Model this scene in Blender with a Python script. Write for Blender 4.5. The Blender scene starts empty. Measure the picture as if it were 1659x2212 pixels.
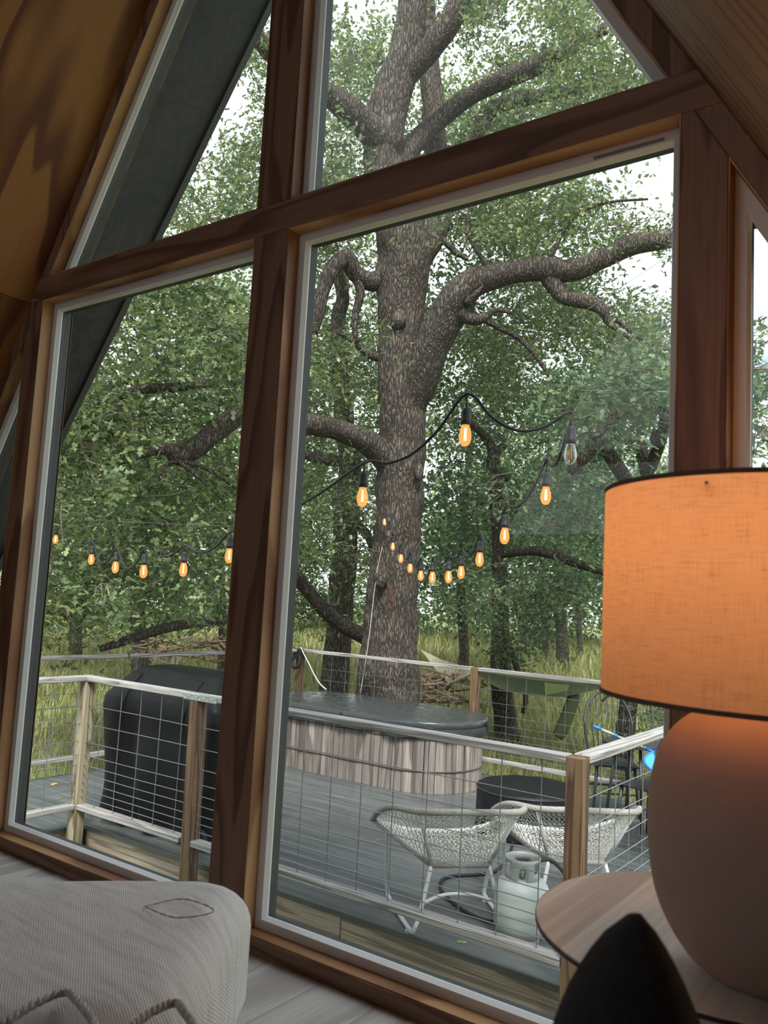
import bpy, bmesh, math, random
import numpy as np
from mathutils import Vector, Matrix, noise as mnoise

random.seed(7); RNG = np.random.default_rng(7)
S = bpy.context.scene
C = S.collection

# ------------------------------------------------------------------ camera
FPX = 1779.0
YAW, PITCH, ROLL = .6261, .1023, .0531
CAM = Vector((1.756, -1.756, .997))
_f = Vector((-math.sin(YAW)*math.cos(PITCH), math.cos(YAW)*math.cos(PITCH), math.sin(PITCH)))
_r = Vector((math.cos(YAW), math.sin(YAW), 0)); _u = _r.cross(_f)
_R = math.cos(ROLL)*_r + math.sin(ROLL)*_u
_U = -math.sin(ROLL)*_r + math.cos(ROLL)*_u
cd = bpy.data.cameras.new('camera'); cam = bpy.data.objects.new('camera', cd); C.objects.link(cam)
cd.sensor_fit = 'HORIZONTAL'; cd.sensor_width = 36; cd.lens = 36*FPX/1659
cd.clip_start = .05; cd.clip_end = 300
cd.dof.use_dof = True; cd.dof.focus_distance = 4.5; cd.dof.aperture_fstop = 11
cam.matrix_world = Matrix((( _R.x, _U.x, -_f.x, CAM.x), (_R.y, _U.y, -_f.y, CAM.y), (_R.z, _U.z, -_f.z, CAM.z), (0,0,0,1)))
S.camera = cam

# ------------------------------------------------------------------ sky, sun, exposure
S.view_settings.view_transform = 'Standard'; S.view_settings.look = 'None'
S.view_settings.gamma = 1; S.view_settings.exposure = 0.5
S.cycles.use_adaptive_sampling = True; S.cycles.adaptive_threshold = .045
S.cycles.max_bounces = 7; S.cycles.diffuse_bounces = 3; S.cycles.glossy_bounces = 3
S.cycles.transparent_max_bounces = 16; S.cycles.transmission_bounces = 6
S.cycles.sample_clamp_indirect = 4; S.cycles.caustics_reflective = False; S.cycles.caustics_refractive = False
W = bpy.data.worlds.new('sky'); S.world = W; W.use_nodes = True
nt = W.node_tree; nt.nodes.clear()
N = nt.nodes.new
tc = N('ShaderNodeTexCoord'); nz = N('ShaderNodeTexNoise'); nz.inputs['Scale'].default_value = 3.2
nz.inputs['Detail'].default_value = 6; nz.inputs['Roughness'].default_value = .55
cr = N('ShaderNodeValToRGB'); cr.color_ramp.elements[0].position = .34; cr.color_ramp.elements[0].color = (.10,.26,.48,1)
cr.color_ramp.elements[1].position = .45; cr.color_ramp.elements[1].color = (.90,.95,1.0,1)
bg = N('ShaderNodeBackground'); bg.inputs['Strength'].default_value = 1.35
wo = N('ShaderNodeOutputWorld')
nt.links.new(tc.outputs['Generated'], nz.inputs['Vector']); nt.links.new(nz.outputs['Fac'], cr.inputs['Fac'])
nt.links.new(cr.outputs['Color'], bg.inputs['Color']); nt.links.new(bg.outputs[0], wo.inputs[0])
sl = bpy.data.lights.new('sun', 'SUN'); sl.energy = 4.2; sl.angle = math.radians(18); sl.color = (1,.97,.92)
so = bpy.data.objects.new('sun', sl); C.objects.link(so); so.location = (0,0,30)
so.rotation_euler = (math.radians(38), math.radians(14), math.radians(20))

# ------------------------------------------------------------------ helpers
def ray(px, py): return _f + _R*((px-829.5)/FPX) - _U*((py-1106)/FPX)
def PD(px, py, d): return CAM + ray(px, py)*d
def PZ(px, py, z): v = ray(px, py); return CAM + v*((z-CAM.z)/v.z)
def PY(px, py, y): v = ray(px, py); return CAM + v*((y-CAM.y)/v.y)
def srgb(r, g, b):
    f = lambda c: c/12.92 if c <= .04045 else ((c+.055)/1.055)**2.4
    return (f(r/255), f(g/255), f(b/255), 1)

class MB:
    def __init__(s): s.v = []; s.f = []
    def add(s, v, f):
        n = len(s.v); s.v += [tuple(p) for p in v]; s.f += [tuple(i+n for i in q) for q in f]; return s
    def box(s, x0, x1, y0, y1, z0, z1):
        return s.add([(x,y,z) for x in (x0,x1) for y in (y0,y1) for z in (z0,z1)],
                     [(0,1,3,2),(4,6,7,5),(0,4,5,1),(2,3,7,6),(0,2,6,4),(1,5,7,3)])
    def prism(s, poly, y0, y1):      # poly in xz
        n = len(poly); v = [(x,y0,z) for x,z in poly]+[(x,y1,z) for x,z in poly]
        return s.add(v, [tuple(range(n)), tuple(range(2*n-1,n-1,-1))]+[(i,i+n,(i+1)%n+n,(i+1)%n) for i in range(n)])
    def bar(s, a, b, w, h, up=(0,0,1)):
        a, b = Vector(a), Vector(b); d = (b-a).normalized(); x = d.cross(Vector(up))
        if x.length < 1e-4: x = d.cross(Vector((0,1,0)))
        x.normalize(); y = x.cross(d)
        v = [p + x*(sx*w/2) + y*(sy*h/2) for p in (a,b) for sx in (-1,1) for sy in (-1,1)]
        return s.add(v, [(0,1,3,2),(4,6,7,5),(0,4,5,1),(2,3,7,6),(0,2,6,4),(1,5,7,3)])
    def tube(s, path, rad, seg=8, closed=False, cap=True, wob=0, wfreq=3):
        P = [Vector(p) for p in path]; n = len(P)
        if not hasattr(rad, '__len__'): rad = [rad]*n
        t0 = (P[1]-P[0]).normalized(); ref = Vector((0,0,1)) if abs(t0.z) < .9 else Vector((1,0,0))
        x = t0.cross(ref).normalized(); v = []
        for i in range(n):
            if closed: t = (P[(i+1)%n]-P[i-1])
            else: t = P[min(i+1,n-1)]-P[max(i-1,0)]
            t = t.normalized() if t.length > 1e-9 else t0
            x = x - t*x.dot(t)
            if x.length < 1e-6: x = t.orthogonal()
            x.normalize(); y = t.cross(x)
            for k in range(seg):
                a = 2*math.pi*k/seg; r = rad[i]
                q = P[i] + (x*math.cos(a)+y*math.sin(a))*r
                if wob: q += (q-P[i])*(wob*mnoise.noise(q*wfreq))
                v.append(q)
        f = []; m = n if closed else n-1
        for i in range(m):
            for k in range(seg):
                j = (i+1)%n
                f.append((i*seg+k, i*seg+(k+1)%seg, j*seg+(k+1)%seg, j*seg+k))
        if cap and not closed: f += [tuple(range(seg-1,-1,-1)), tuple((n-1)*seg+k for k in range(seg))]
        return s.add(v, f)
    def lathe(s, prof, c=(0,0,0), seg=32, cap=True):
        v = []; n = len(prof)
        for r,z in prof:
            for k in range(seg):
                a = 2*math.pi*k/seg; v.append((c[0]+r*math.cos(a), c[1]+r*math.sin(a), c[2]+z))
        f = [(i*seg+k, i*seg+(k+1)%seg, (i+1)*seg+(k+1)%seg, (i+1)*seg+k) for i in range(n-1) for k in range(seg)]
        if cap: f += [tuple(range(seg-1,-1,-1)), tuple((n-1)*seg+k for k in range(seg))]
        return s.add(v, f)
    def build(s, name, mat, parent=None, smooth=False, bevel=0, origin=None, seg=1):
        v = [Vector(p) for p in s.v]
        if parent is not None:
            o0 = Vector(parent.get('_o', (0,0,0))) if '_o' in parent else Vector((0,0,0))
            loc = Vector((0,0,0))
        else:
            if origin is None:
                xs = [p.x for p in v]; ys = [p.y for p in v]; zs = [p.z for p in v]
                origin = Vector(((min(xs)+max(xs))/2, (min(ys)+max(ys))/2, min(zs)))
            o0 = loc = Vector(origin)
        me = bpy.data.meshes.new(name); me.from_pydata([p-o0 for p in v], [], s.f); me.update()
        if smooth: me.polygons.foreach_set('use_smooth', [True]*len(me.polygons))
        o = bpy.data.objects.new(name, me); C.objects.link(o); o.location = loc
        if parent is not None: o.parent = parent
        o['_o'] = tuple(o0); me.materials.append(mat)
        if bevel:
            b = o.modifiers.new('bevel', 'BEVEL'); b.width = bevel; b.segments = seg; b.limit_method = 'ANGLE'
        return o

def thing(name, label, cat, loc=(0,0,0), group=None, kind=None):
    o = bpy.data.objects.new(name, None); C.objects.link(o); o.location = loc; o['_o'] = tuple(loc)
    o.empty_display_size = .1
    return tag(o, label, cat, group, kind)
def tag(o, label=None, cat=None, group=None, kind=None):
    if label: o['label'] = label
    if cat: o['category'] = cat
    if group: o['group'] = group
    if kind: o['kind'] = kind
    return o
def struct(name, label=None, cat=None, loc=(0,0,0)):
    o = bpy.data.objects.new(name, None); C.objects.link(o); o.location = loc; o['_o'] = tuple(loc); o['kind'] = 'structure'
    return tag(o, label, cat)
def copy_tree(o, parent=None):
    c = o.copy(); C.objects.link(c); c.parent = parent
    for ch in list(o.children): copy_tree(ch, c)
    return c
def crv(pts, n=6):          # Catmull-Rom
    P = [Vector(p) for p in pts]; out = []
    for i in range(len(P)-1):
        a = P[max(i-1,0)]; b = P[i]; c = P[i+1]; d = P[min(i+2,len(P)-1)]
        for k in range(n):
            t = k/n; out.append(.5*((2*b)+(c-a)*t+(2*a-5*b+4*c-d)*t*t+(3*b-a-3*c+d)*t**3))
    return out+[P[-1]]
def lerp(a, b, t): return a+(b-a)*t

# ------------------------------------------------------------------ materials
def mat(name):
    m = bpy.data.materials.new(name); m.use_nodes = True
    return m, m.node_tree.nodes, m.node_tree.links, m.node_tree.nodes['Principled BSDF']
def tex_coord(nd, lk, scale, rot=(0,0,0), coord='Object'):
    t = nd.new('ShaderNodeTexCoord'); mp = nd.new('ShaderNodeMapping'); mp.inputs['Scale'].default_value = scale; mp.inputs['Rotation'].default_value = rot
    lk.new(t.outputs[coord], mp.inputs['Vector']); return mp
def ramp(nd, stops):
    r = nd.new('ShaderNodeValToRGB'); e = r.color_ramp.elements
    e[0].position, e[0].color = stops[0]; e[1].position, e[1].color = stops[-1]
    for p, c in stops[1:-1]: k = e.new(p); k.color = c
    return r
def add_bump(nd, lk, p, src, strength=.3, dist=.01):
    b = nd.new('ShaderNodeBump'); b.inputs['Strength'].default_value = strength; b.inputs['Distance'].default_value = dist
    lk.new(src, b.inputs['Height']); lk.new(b.outputs[0], p.inputs['Normal'])
def wood(name, light, dark, axis='z', bands=7, across=3.0, along=.35, rough=.55, per_obj=.0, fine=.35, bump=.1):
    """figured softwood: contour bands of a stretched noise plus fine grain"""
    m, nd, lk, p = mat(name)
    sc = [across]*3; sc['xyz'.index(axis)] = along
    mp = tex_coord(nd, lk, sc)
    oi = nd.new('ShaderNodeObjectInfo'); ad = nd.new('ShaderNodeVectorMath'); ad.operation = 'ADD'
    sm = nd.new('ShaderNodeVectorMath'); sm.operation = 'SCALE'; sm.inputs['Scale'].default_value = 37
    cb = nd.new('ShaderNodeCombineXYZ'); [lk.new(oi.outputs['Random'], cb.inputs[i]) for i in range(3)]
    lk.new(cb.outputs[0], sm.inputs[0]); lk.new(mp.outputs[0], ad.inputs[0]); lk.new(sm.outputs[0], ad.inputs[1])
    n1 = nd.new('ShaderNodeTexNoise'); n1.inputs['Scale'].default_value = 1; n1.inputs['Detail'].default_value = 2.5; n1.inputs['Roughness'].default_value = .45
    lk.new(ad.outputs[0], n1.inputs['Vector'])
    mu = nd.new('ShaderNodeMath'); mu.operation = 'MULTIPLY'; mu.inputs[1].default_value = bands
    fr = nd.new('ShaderNodeMath'); fr.operation = 'FRACT'
    lk.new(n1.outputs['Fac'], mu.inputs[0]); lk.new(mu.outputs[0], fr.inputs[0])
    r = ramp(nd, [(0, light), (.45, light), (.78, dark), (.93, dark), (1, light)])
    lk.new(fr.outputs[0], r.inputs['Fac'])
    sc2 = [130]*3; sc2['xyz'.index(axis)] = 3.5
    mp2 = tex_coord(nd, lk, sc2); n2 = nd.new('ShaderNodeTexNoise'); n2.inputs['Scale'].default_value = 1; n2.inputs['Detail'].default_value = 3
    lk.new(mp2.outputs[0], n2.inputs['Vector'])
    r2 = ramp(nd, [(.3, (1-fine,1-fine,1-fine,1)), (.7, (1,1,1,1))]); lk.new(n2.outputs['Fac'], r2.inputs['Fac'])
    mx = nd.new('ShaderNodeMix'); mx.data_type = 'RGBA'; mx.blend_type = 'MULTIPLY'; mx.inputs['Factor'].default_value = 1
    lk.new(r.outputs['Color'], mx.inputs['A']); lk.new(r2.outputs['Color'], mx.inputs['B'])
    out = mx.outputs['Result']
    if per_obj:
        hv = nd.new('ShaderNodeHueSaturation'); mr = nd.new('ShaderNodeMapRange'); mr.inputs['To Min'].default_value = 1-per_obj; mr.inputs['To Max'].default_value = 1+per_obj
        lk.new(oi.outputs['Random'], mr.inputs['Value']); lk.new(mr.outputs[0], hv.inputs['Value']); lk.new(out, hv.inputs['Color']); out = hv.outputs[0]
    lk.new(out, p.inputs['Base Color']); p.inputs['Roughness'].default_value = rough
    add_bump(nd, lk, p, n2.outputs['Fac'], bump, .002)
    return m
def plain(name, col, rough=.5, metal=0, noise=0, nscale=30, bump=0, spec=.5):
    m, nd, lk, p = mat(name); p.inputs['Roughness'].default_value = rough; p.inputs['Metallic'].default_value = metal
    p.inputs['Base Color'].default_value = col; p.inputs['Specular IOR Level'].default_value = spec
    if noise or bump:
        mp = tex_coord(nd, lk, (1,1,1)); n = nd.new('ShaderNodeTexNoise'); n.inputs['Scale'].default_value = nscale; n.inputs['Detail'].default_value = 5
        lk.new(mp.outputs[0], n.inputs['Vector'])
        if noise:
            lo = tuple(c*(1-noise) for c in col[:3])+(1,); hi = tuple(min(1,c*(1+noise)) for c in col[:3])+(1,)
            r = ramp(nd, [(.3, lo), (.7, hi)]); lk.new(n.outputs['Fac'], r.inputs['Fac']); lk.new(r.outputs[0], p.inputs['Base Color'])
        if bump: add_bump(nd, lk, p, n.outputs['Fac'], bump, .01)
    return m
M = {}
FIRL, FIRD = srgb(206,150,94), srgb(128,70,36)
for ax in 'xyz':
    M['fir_'+ax] = wood('fir_'+ax, srgb(134,100,78), srgb(98,65,48), ax, bands=8, across=5, along=.6, fine=.22)
M['ply'] = wood('fir_plywood', srgb(168,114,58), srgb(110,60,30), 'x', bands=8, across=2.4, along=.5, fine=.12, rough=.6)
M['ply_r'] = wood('fir_plywood_straight', srgb(150,112,82), srgb(116,78,54), 'x', bands=14, across=2.4, along=.1, fine=.2, rough=.6)
M['jamb'] = wood('pine_jamb', srgb(196,150,104), srgb(148,98,62), 'z', bands=4, across=3, along=.8, fine=.12)
M['jamb_x'] = wood('pine_jamb_x', srgb(196,150,104), srgb(148,98,62), 'x', bands=4, across=3, along=.8, fine=.12)
M['vinyl'] = plain('white_vinyl', srgb(206,202,198), .35)
M['bead'] = plain('white_bead', srgb(238,238,236), .3)
M['ext_frame'] = plain('charcoal_exterior', srgb(60,64,66), .6, noise=.1, nscale=8)
M['soffit'] = wood('charcoal_soffit', srgb(58,61,62), srgb(50,53,54), 'x', bands=16, across=3, along=.1, fine=.25, rough=.8)
M['floor_plank'] = wood('grey_floor_plank', srgb(212,207,202), srgb(184,178,172), 'y', bands=6, across=5, along=.5, per_obj=.06, fine=.15, rough=.42)
M['weathered_x'] = wood('weathered_rail_x', srgb(188,184,180), srgb(140,136,132), 'x', bands=12, across=9, along=.35, fine=.5, rough=.85, bump=.4)
M['weathered_y'] = wood('weathered_rail_y', srgb(188,184,180), srgb(140,136,132), 'y', bands=12, across=9, along=.35, fine=.5, rough=.85, bump=.4)
M['post'] = wood('treated_post', srgb(126,100,72), srgb(80,56,39), 'z', bands=10, across=8, along=.45, fine=.35, rough=.8, bump=.4)
M['post_grey'] = wood('weathered_post', srgb(176,166,140), srgb(116,100,72), 'z', bands=10, across=8, along=.45, fine=.4, rough=.85, bump=.4)
M['fascia'] = wood('weathered_fascia', srgb(196,182,162), srgb(150,134,116), 'x', bands=10, across=7, along=.3, fine=.45, rough=.85, bump=.3)
M['stave'] = wood('cedar_stave', srgb(158,148,140), srgb(116,105,97), 'z', bands=5, across=5, along=.4, fine=.5, rough=.85, per_obj=.30, bump=.5)
M['wire'] = plain('galvanised_wire', srgb(128,131,137), .42, .6)
M['zinc'] = plain('galvanised_plate', srgb(150,160,158), .4, .6, noise=.15)
M['cover'] = plain('black_vinyl_cover', srgb(44,47,48), .55, noise=.25, nscale=5, bump=.15)
M['grill_cover'] = plain('black_polyester_cover', srgb(17,19,19), .52, noise=.25, nscale=6, bump=.35, spec=.2)
M['black'] = plain('black_painted_metal', srgb(44,46,49), .4, noise=.1)
M['rubber'] = plain('black_rubber', srgb(26,26,28), .6)
M['white_tube'] = plain('white_powder_coat', srgb(205,208,208), .4, noise=.06, nscale=14)
M['cord_wrap'] = plain('grey_wrapped_cord', srgb(158,154,148), .85, noise=.25, nscale=120, bump=.4)
M['web'] = plain('white_cord_web', srgb(206,204,198), .8)
M['tank'] = plain('grey_tank_paint', srgb(178,186,182), .45, noise=.1, nscale=9)
M['tank_collar'] = plain('grey_collar_paint', srgb(156,160,158), .5, noise=.1, nscale=12)
M['brass'] = plain('brass', srgb(150,120,70), .35, .9)
M['blue'] = plain('blue_plastic', srgb(30,120,215), .35)
M['blue_net'] = plain('blue_net', srgb(70,170,225), .6)
M['grey_pole'] = plain('grey_pole', srgb(176,176,172), .35, .3)
M['hammock_green'] = plain('green_nylon', srgb(120,128,76), .7, noise=.12, nscale=3)
M['hammock_dark'] = plain('dark_green_nylon', srgb(72,80,50), .75, noise=.12, nscale=3)
M['rope'] = plain('pale_rope', srgb(202,192,168), .85)
M['white_cord'] = plain('white_cord', srgb(212,212,206), .5)
M['twig'] = plain('grey_twig', srgb(104,94,82), .9, noise=.3)
M['dead'] = plain('dead_branch', srgb(116,96,80), .9, noise=.3)
M['pillow'] = plain('black_wool', srgb(30,30,33), .95, noise=.25, nscale=160, bump=.3)
M['dry_leaf'] = plain('dry_leaf', srgb(190,150,80), .8, noise=.2)
M['moss'] = plain('moss', srgb(120,150,80), .9, noise=.3, nscale=60, bump=.5)
M['filament'] = None

def deck_mat():
    m, nd, lk, p = mat('wet_deck_stain')
    mp = tex_coord(nd, lk, (.6, 8, 8)); n = nd.new('ShaderNodeTexNoise'); n.inputs['Scale'].default_value = 2; n.inputs['Detail'].default_value = 6
    lk.new(mp.outputs[0], n.inputs['Vector'])
    r = ramp(nd, [(.3, srgb(74,79,79)), (.62, srgb(98,102,101)), (.8, srgb(128,130,126))]); lk.new(n.outputs['Fac'], r.inputs['Fac'])
    oi = nd.new('ShaderNodeObjectInfo'); hv = nd.new('ShaderNodeHueSaturation'); mr = nd.new('ShaderNodeMapRange'); mr.inputs['To Min'].default_value = .85; mr.inputs['To Max'].default_value = 1.12
    lk.new(oi.outputs['Random'], mr.inputs['Value']); lk.new(mr.outputs[0], hv.inputs['Value']); lk.new(r.outputs[0], hv.inputs['Color']); lk.new(hv.outputs[0], p.inputs['Base Color'])
    n2 = nd.new('ShaderNodeTexNoise'); n2.inputs['Scale'].default_value = 1.3; mp2 = tex_coord(nd, lk, (1,1,1)); lk.new(mp2.outputs[0], n2.inputs['Vector'])
    r2 = ramp(nd, [(.4, (.22,.22,.22,1)), (.65, (.55,.55,.55,1))]); lk.new(n2.outputs['Fac'], r2.inputs['Fac']); lk.new(r2.outputs[0], p.inputs['Roughness'])
    add_bump(nd, lk, p, n.outputs['Fac'], .2, .004); return m
M['deck'] = deck_mat()
def wet_cover():
    m, nd, lk, p = mat('wet_black_vinyl'); p.inputs['Base Color'].default_value = srgb(62,65,66)
    mp = tex_coord(nd, lk, (1,1,1)); n = nd.new('ShaderNodeTexNoise'); n.inputs['Scale'].default_value = 14; n.inputs['Detail'].default_value = 4
    lk.new(mp.outputs[0], n.inputs['Vector']); r = ramp(nd, [(.4, (.08,.08,.08,1)), (.6, (.42,.42,.42,1))]); lk.new(n.outputs['Fac'], r.inputs['Fac']); lk.new(r.outputs[0], p.inputs['Roughness'])
    add_bump(nd, lk, p, n.outputs['Fac'], .35, .012); return m
M['wet_cover'] = wet_cover()
def glass_mat(name, dirt, dscale):
    m, nd, lk, p = mat(name); nd.remove(p); out = nd['Material Output']
    tr = nd.new('ShaderNodeBsdfTransparent'); tr.inputs['Color'].default_value = (.93,.955,.95,1)
    gl = nd.new('ShaderNodeBsdfGlossy'); gl.inputs['Roughness'].default_value = .0
    fr = nd.new('ShaderNodeFresnel'); fr.inputs['IOR'].default_value = 1.35
    mx = nd.new('ShaderNodeMixShader'); lk.new(fr.outputs[0], mx.inputs[0]); lk.new(tr.outputs[0], mx.inputs[1]); lk.new(gl.outputs[0], mx.inputs[2])
    mp = tex_coord(nd, lk, (1,1,1)); n = nd.new('ShaderNodeTexNoise'); n.inputs['Scale'].default_value = dscale; n.inputs['Detail'].default_value = 8; lk.new(mp.outputs[0], n.inputs['Vector'])
    mr = nd.new('ShaderNodeMapRange'); mr.inputs['From Min'].default_value = .35; mr.inputs['From Max'].default_value = .75; mr.inputs['To Min'].default_value = dirt*.3; mr.inputs['To Max'].default_value = dirt*1.6
    lk.new(n.outputs['Fac'], mr.inputs['Value'])
    tl = nd.new('ShaderNodeBsdfTranslucent'); tl.inputs['Color'].default_value = (.78,.86,.92,1)
    m2 = nd.new('ShaderNodeMixShader'); lk.new(mr.outputs[0], m2.inputs[0]); lk.new(mx.outputs[0], m2.inputs[1]); lk.new(tl.outputs[0], m2.inputs[2])
    lk.new(m2.outputs[0], out.inputs['Surface']); return m
M['glass'] = glass_mat('window_glass', .005, 2)
M['glass_dusty'] = glass_mat('dusty_window_glass', .016, 1.6)
M['glass_smeared'] = glass_mat('smeared_window_glass', .055, 1.3)
def bulb_glass():
    m, nd, lk, p = mat('bulb_glass'); nd.remove(p); out = nd['Material Output']
    tr = nd.new('ShaderNodeBsdfTransparent'); tr.inputs['Color'].default_value = (.97,.95,.92,1)
    gl = nd.new('ShaderNodeBsdfGlossy'); gl.inputs['Roughness'].default_value = .05
    lw = nd.new('ShaderNodeLayerWeight'); lw.inputs['Blend'].default_value = .35
    mx = nd.new('ShaderNodeMixShader'); lk.new(lw.outputs['Facing'], mx.inputs[0]); lk.new(tr.outputs[0], mx.inputs[1]); lk.new(gl.outputs[0], mx.inputs[2]); lk.new(mx.outputs[0], out.inputs['Surface']); return m
M['bulb_glass'] = bulb_glass()
def amber_glass():
    m, nd, lk, p = mat('lit_amber_glass'); nd.remove(p); out = nd['Material Output']
    tr = nd.new('ShaderNodeBsdfTransparent'); tr.inputs['Color'].default_value = (1,.85,.6,1)
    em = nd.new('ShaderNodeEmission'); em.inputs['Color'].default_value = (1,.42,.12,1); em.inputs['Strength'].default_value = 1.1
    mx = nd.new('ShaderNodeMixShader'); mx.inputs[0].default_value = .55; lk.new(tr.outputs[0], mx.inputs[1]); lk.new(em.outputs[0], mx.inputs[2]); lk.new(mx.outputs[0], out.inputs['Surface']); return m
M['amber'] = amber_glass()
def emit(name, col, st):
    m, nd, lk, p = mat(name); p.inputs['Base Color'].default_value = col; p.inputs['Emission Color'].default_value = col; p.inputs['Emission Strength'].default_value = st; return m
M['filament'] = emit('glowing_filament', (1,.62,.22,1), 14)
M['filament_off'] = plain('dim_filament', srgb(220,140,60), .5)
def bark_mat(name, light, dark, sx=9, sz=2.2):
    m, nd, lk, p = mat(name)
    mp = tex_coord(nd, lk, (sx, sx, sz))
    nw = nd.new('ShaderNodeTexNoise'); nw.inputs['Scale'].default_value = 1.2; nw.inputs['Detail'].default_value = 4; lk.new(mp.outputs[0], nw.inputs['Vector'])
    ad = nd.new('ShaderNodeVectorMath'); ad.operation = 'MULTIPLY_ADD'; ad.inputs[1].default_value = (1.3,1.3,1.3); lk.new(nw.outputs['Color'], ad.inputs[0]); lk.new(mp.outputs[0], ad.inputs[2])
    vo = nd.new('ShaderNodeTexVoronoi'); vo.feature = 'DISTANCE_TO_EDGE'; vo.inputs['Scale'].default_value = 2.0; lk.new(ad.outputs[0], vo.inputs['Vector'])
    n2 = nd.new('ShaderNodeTexNoise'); n2.inputs['Scale'].default_value = 60; n2.inputs['Detail'].default_value = 4
    mp3 = tex_coord(nd, lk, (1,1,.5)); lk.new(mp3.outputs[0], n2.inputs['Vector'])
    mlt = nd.new('ShaderNodeMath'); mlt.operation = 'MULTIPLY'; lk.new(vo.outputs['Distance'], mlt.inputs[0]); lk.new(n2.outputs['Fac'], mlt.inputs[1])
    mid = tuple((a+b)/2 for a, b in zip(light, dark)); r = ramp(nd, [(0, dark), (.025, dark), (.09, mid), (.2, light), (1, light)]); lk.new(mlt.outputs[0], r.inputs['Fac'])
    n3 = nd.new('ShaderNodeTexNoise'); n3.inputs['Scale'].default_value = 2.2; n3.inputs['Detail'].default_value = 3; mp4 = tex_coord(nd, lk, (1,1,.4)); lk.new(mp4.outputs[0], n3.inputs['Vector'])
    hv = nd.new('ShaderNodeHueSaturation'); mr = nd.new('ShaderNodeMapRange'); mr.inputs['To Min'].default_value = .65; mr.inputs['To Max'].default_value = 1.35; lk.new(n3.outputs['Fac'], mr.inputs['Value']); lk.new(mr.outputs[0], hv.inputs['Value']); lk.new(r.outputs[0], hv.inputs['Color'])
    lk.new(hv.outputs[0], p.inputs['Base Color']); p.inputs['Roughness'].default_value = .95; p.inputs['Specular IOR Level'].default_value = .15
    add_bump(nd, lk, p, mlt.outputs[0], 1.0, .06); return m
M['bark'] = bark_mat('oak_bark', srgb(128,119,110), srgb(60,54,49), 17, 3.4)
M['bark_dark'] = bark_mat('dark_oak_bark', srgb(116,106,95), srgb(56,50,45), 17, 4)
def leaf_mat(name, stops, trans=.27, rough=.5):
    m, nd, lk, p = mat(name); out = nd['Material Output']
    g = nd.new('ShaderNodeNewGeometry'); r = ramp(nd, stops); lk.new(g.outputs['Random Per Island'], r.inputs['Fac'])
    p.inputs['Roughness'].default_value = rough; p.inputs['Specular IOR Level'].default_value = .45; lk.new(r.outputs[0], p.inputs['Base Color'])
    tl = nd.new('ShaderNodeBsdfTranslucent'); br = nd.new('ShaderNodeHueSaturation'); br.inputs['Hue'].default_value = .485; br.inputs['Value'].default_value = 1.5; lk.new(r.outputs[0], br.inputs['Color']); lk.new(br.outputs[0], tl.inputs['Color'])
    mx = nd.new('ShaderNodeMixShader'); mx.inputs[0].default_value = trans; lk.new(p.outputs[0], mx.inputs[1]); lk.new(tl.outputs[0], mx.inputs[2]); lk.new(mx.outputs[0], out.inputs['Surface']); return m
M['leaf'] = leaf_mat('oak_leaf', [(0, srgb(74,94,66)), (.5, srgb(98,118,80)), (.85, srgb(128,144,92)), (1, srgb(166,170,110))])
M['leaf_dark'] = leaf_mat('vine_leaf', [(0, srgb(68,90,70)), (.6, srgb(90,112,82)), (1, srgb(128,146,98))])
M['leaf_far'] = leaf_mat('woodland_leaf', [(0, srgb(76,98,68)), (.5, srgb(104,126,84)), (1, srgb(150,164,108))], .35)
M['grass'] = leaf_mat('meadow_grass', [(0, srgb(92,104,62)), (.45, srgb(126,134,82)), (.8, srgb(164,164,108)), (1, srgb(196,182,136))], .35, .7)
def ground_mat():
    m, nd, lk, p = mat('meadow_ground'); mp = tex_coord(nd, lk, (1,1,1)); n = nd.new('ShaderNodeTexNoise'); n.inputs['Scale'].default_value = .5; n.inputs['Detail'].default_value = 8; n.inputs['Roughness'].default_value = .7
    lk.new(mp.outputs[0], n.inputs['Vector']); r = ramp(nd, [(.35, srgb(118,104,74)), (.48, srgb(112,116,72)), (.62, srgb(138,144,86)), (.75, srgb(170,166,110))]); lk.new(n.outputs['Fac'], r.inputs['Fac']); lk.new(r.outputs[0], p.inputs['Base Color']); p.inputs['Roughness'].default_value = .95
    return m
M['ground'] = ground_mat()
def shade_mat():
    m, nd, lk, p = mat('linen_shade'); out = nd['Material Output']; nd.remove(p)
    mp = tex_coord(nd, lk, (1,1,1), coord='UV'); mp.inputs['Scale'].default_value = (40, 420, 1)
    n = nd.new('ShaderNodeTexNoise'); n.inputs['Scale'].default_value = 1; n.inputs['Detail'].default_value = 3; lk.new(mp.outputs[0], n.inputs['Vector'])
    mp2 = tex_coord(nd, lk, (1,1,1), coord='UV'); mp2.inputs['Scale'].default_value = (900, 30, 1)
    n2 = nd.new('ShaderNodeTexNoise'); n2.inputs['Scale'].default_value = 1; n2.inputs['Detail'].default_value = 3; lk.new(mp2.outputs[0], n2.inputs['Vector'])
    a = nd.new('ShaderNodeMath'); a.operation = 'ADD'; lk.new(n.outputs['Fac'], a.inputs[0]); lk.new(n2.outputs['Fac'], a.inputs[1])
    r = ramp(nd, [(.3, srgb(186,150,118)), (.46, srgb(222,190,156)), (.66, srgb(230,200,168))])
    h = nd.new('ShaderNodeMath'); h.operation = 'MULTIPLY'; h.inputs[1].default_value = .5; lk.new(a.outputs[0], h.inputs[0]); lk.new(h.outputs[0], r.inputs['Fac'])
    d = nd.new('ShaderNodeBsdfDiffuse'); t = nd.new('ShaderNodeBsdfTranslucent'); lk.new(r.outputs[0], d.inputs['Color']); lk.new(r.outputs[0], t.inputs['Color'])
    mx = nd.new('ShaderNodeMixShader'); mx.inputs[0].default_value = .5; lk.new(d.outputs[0], mx.inputs[1]); lk.new(t.outputs[0], mx.inputs[2]); lk.new(mx.outputs[0], out.inputs['Surface']); return m
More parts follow.
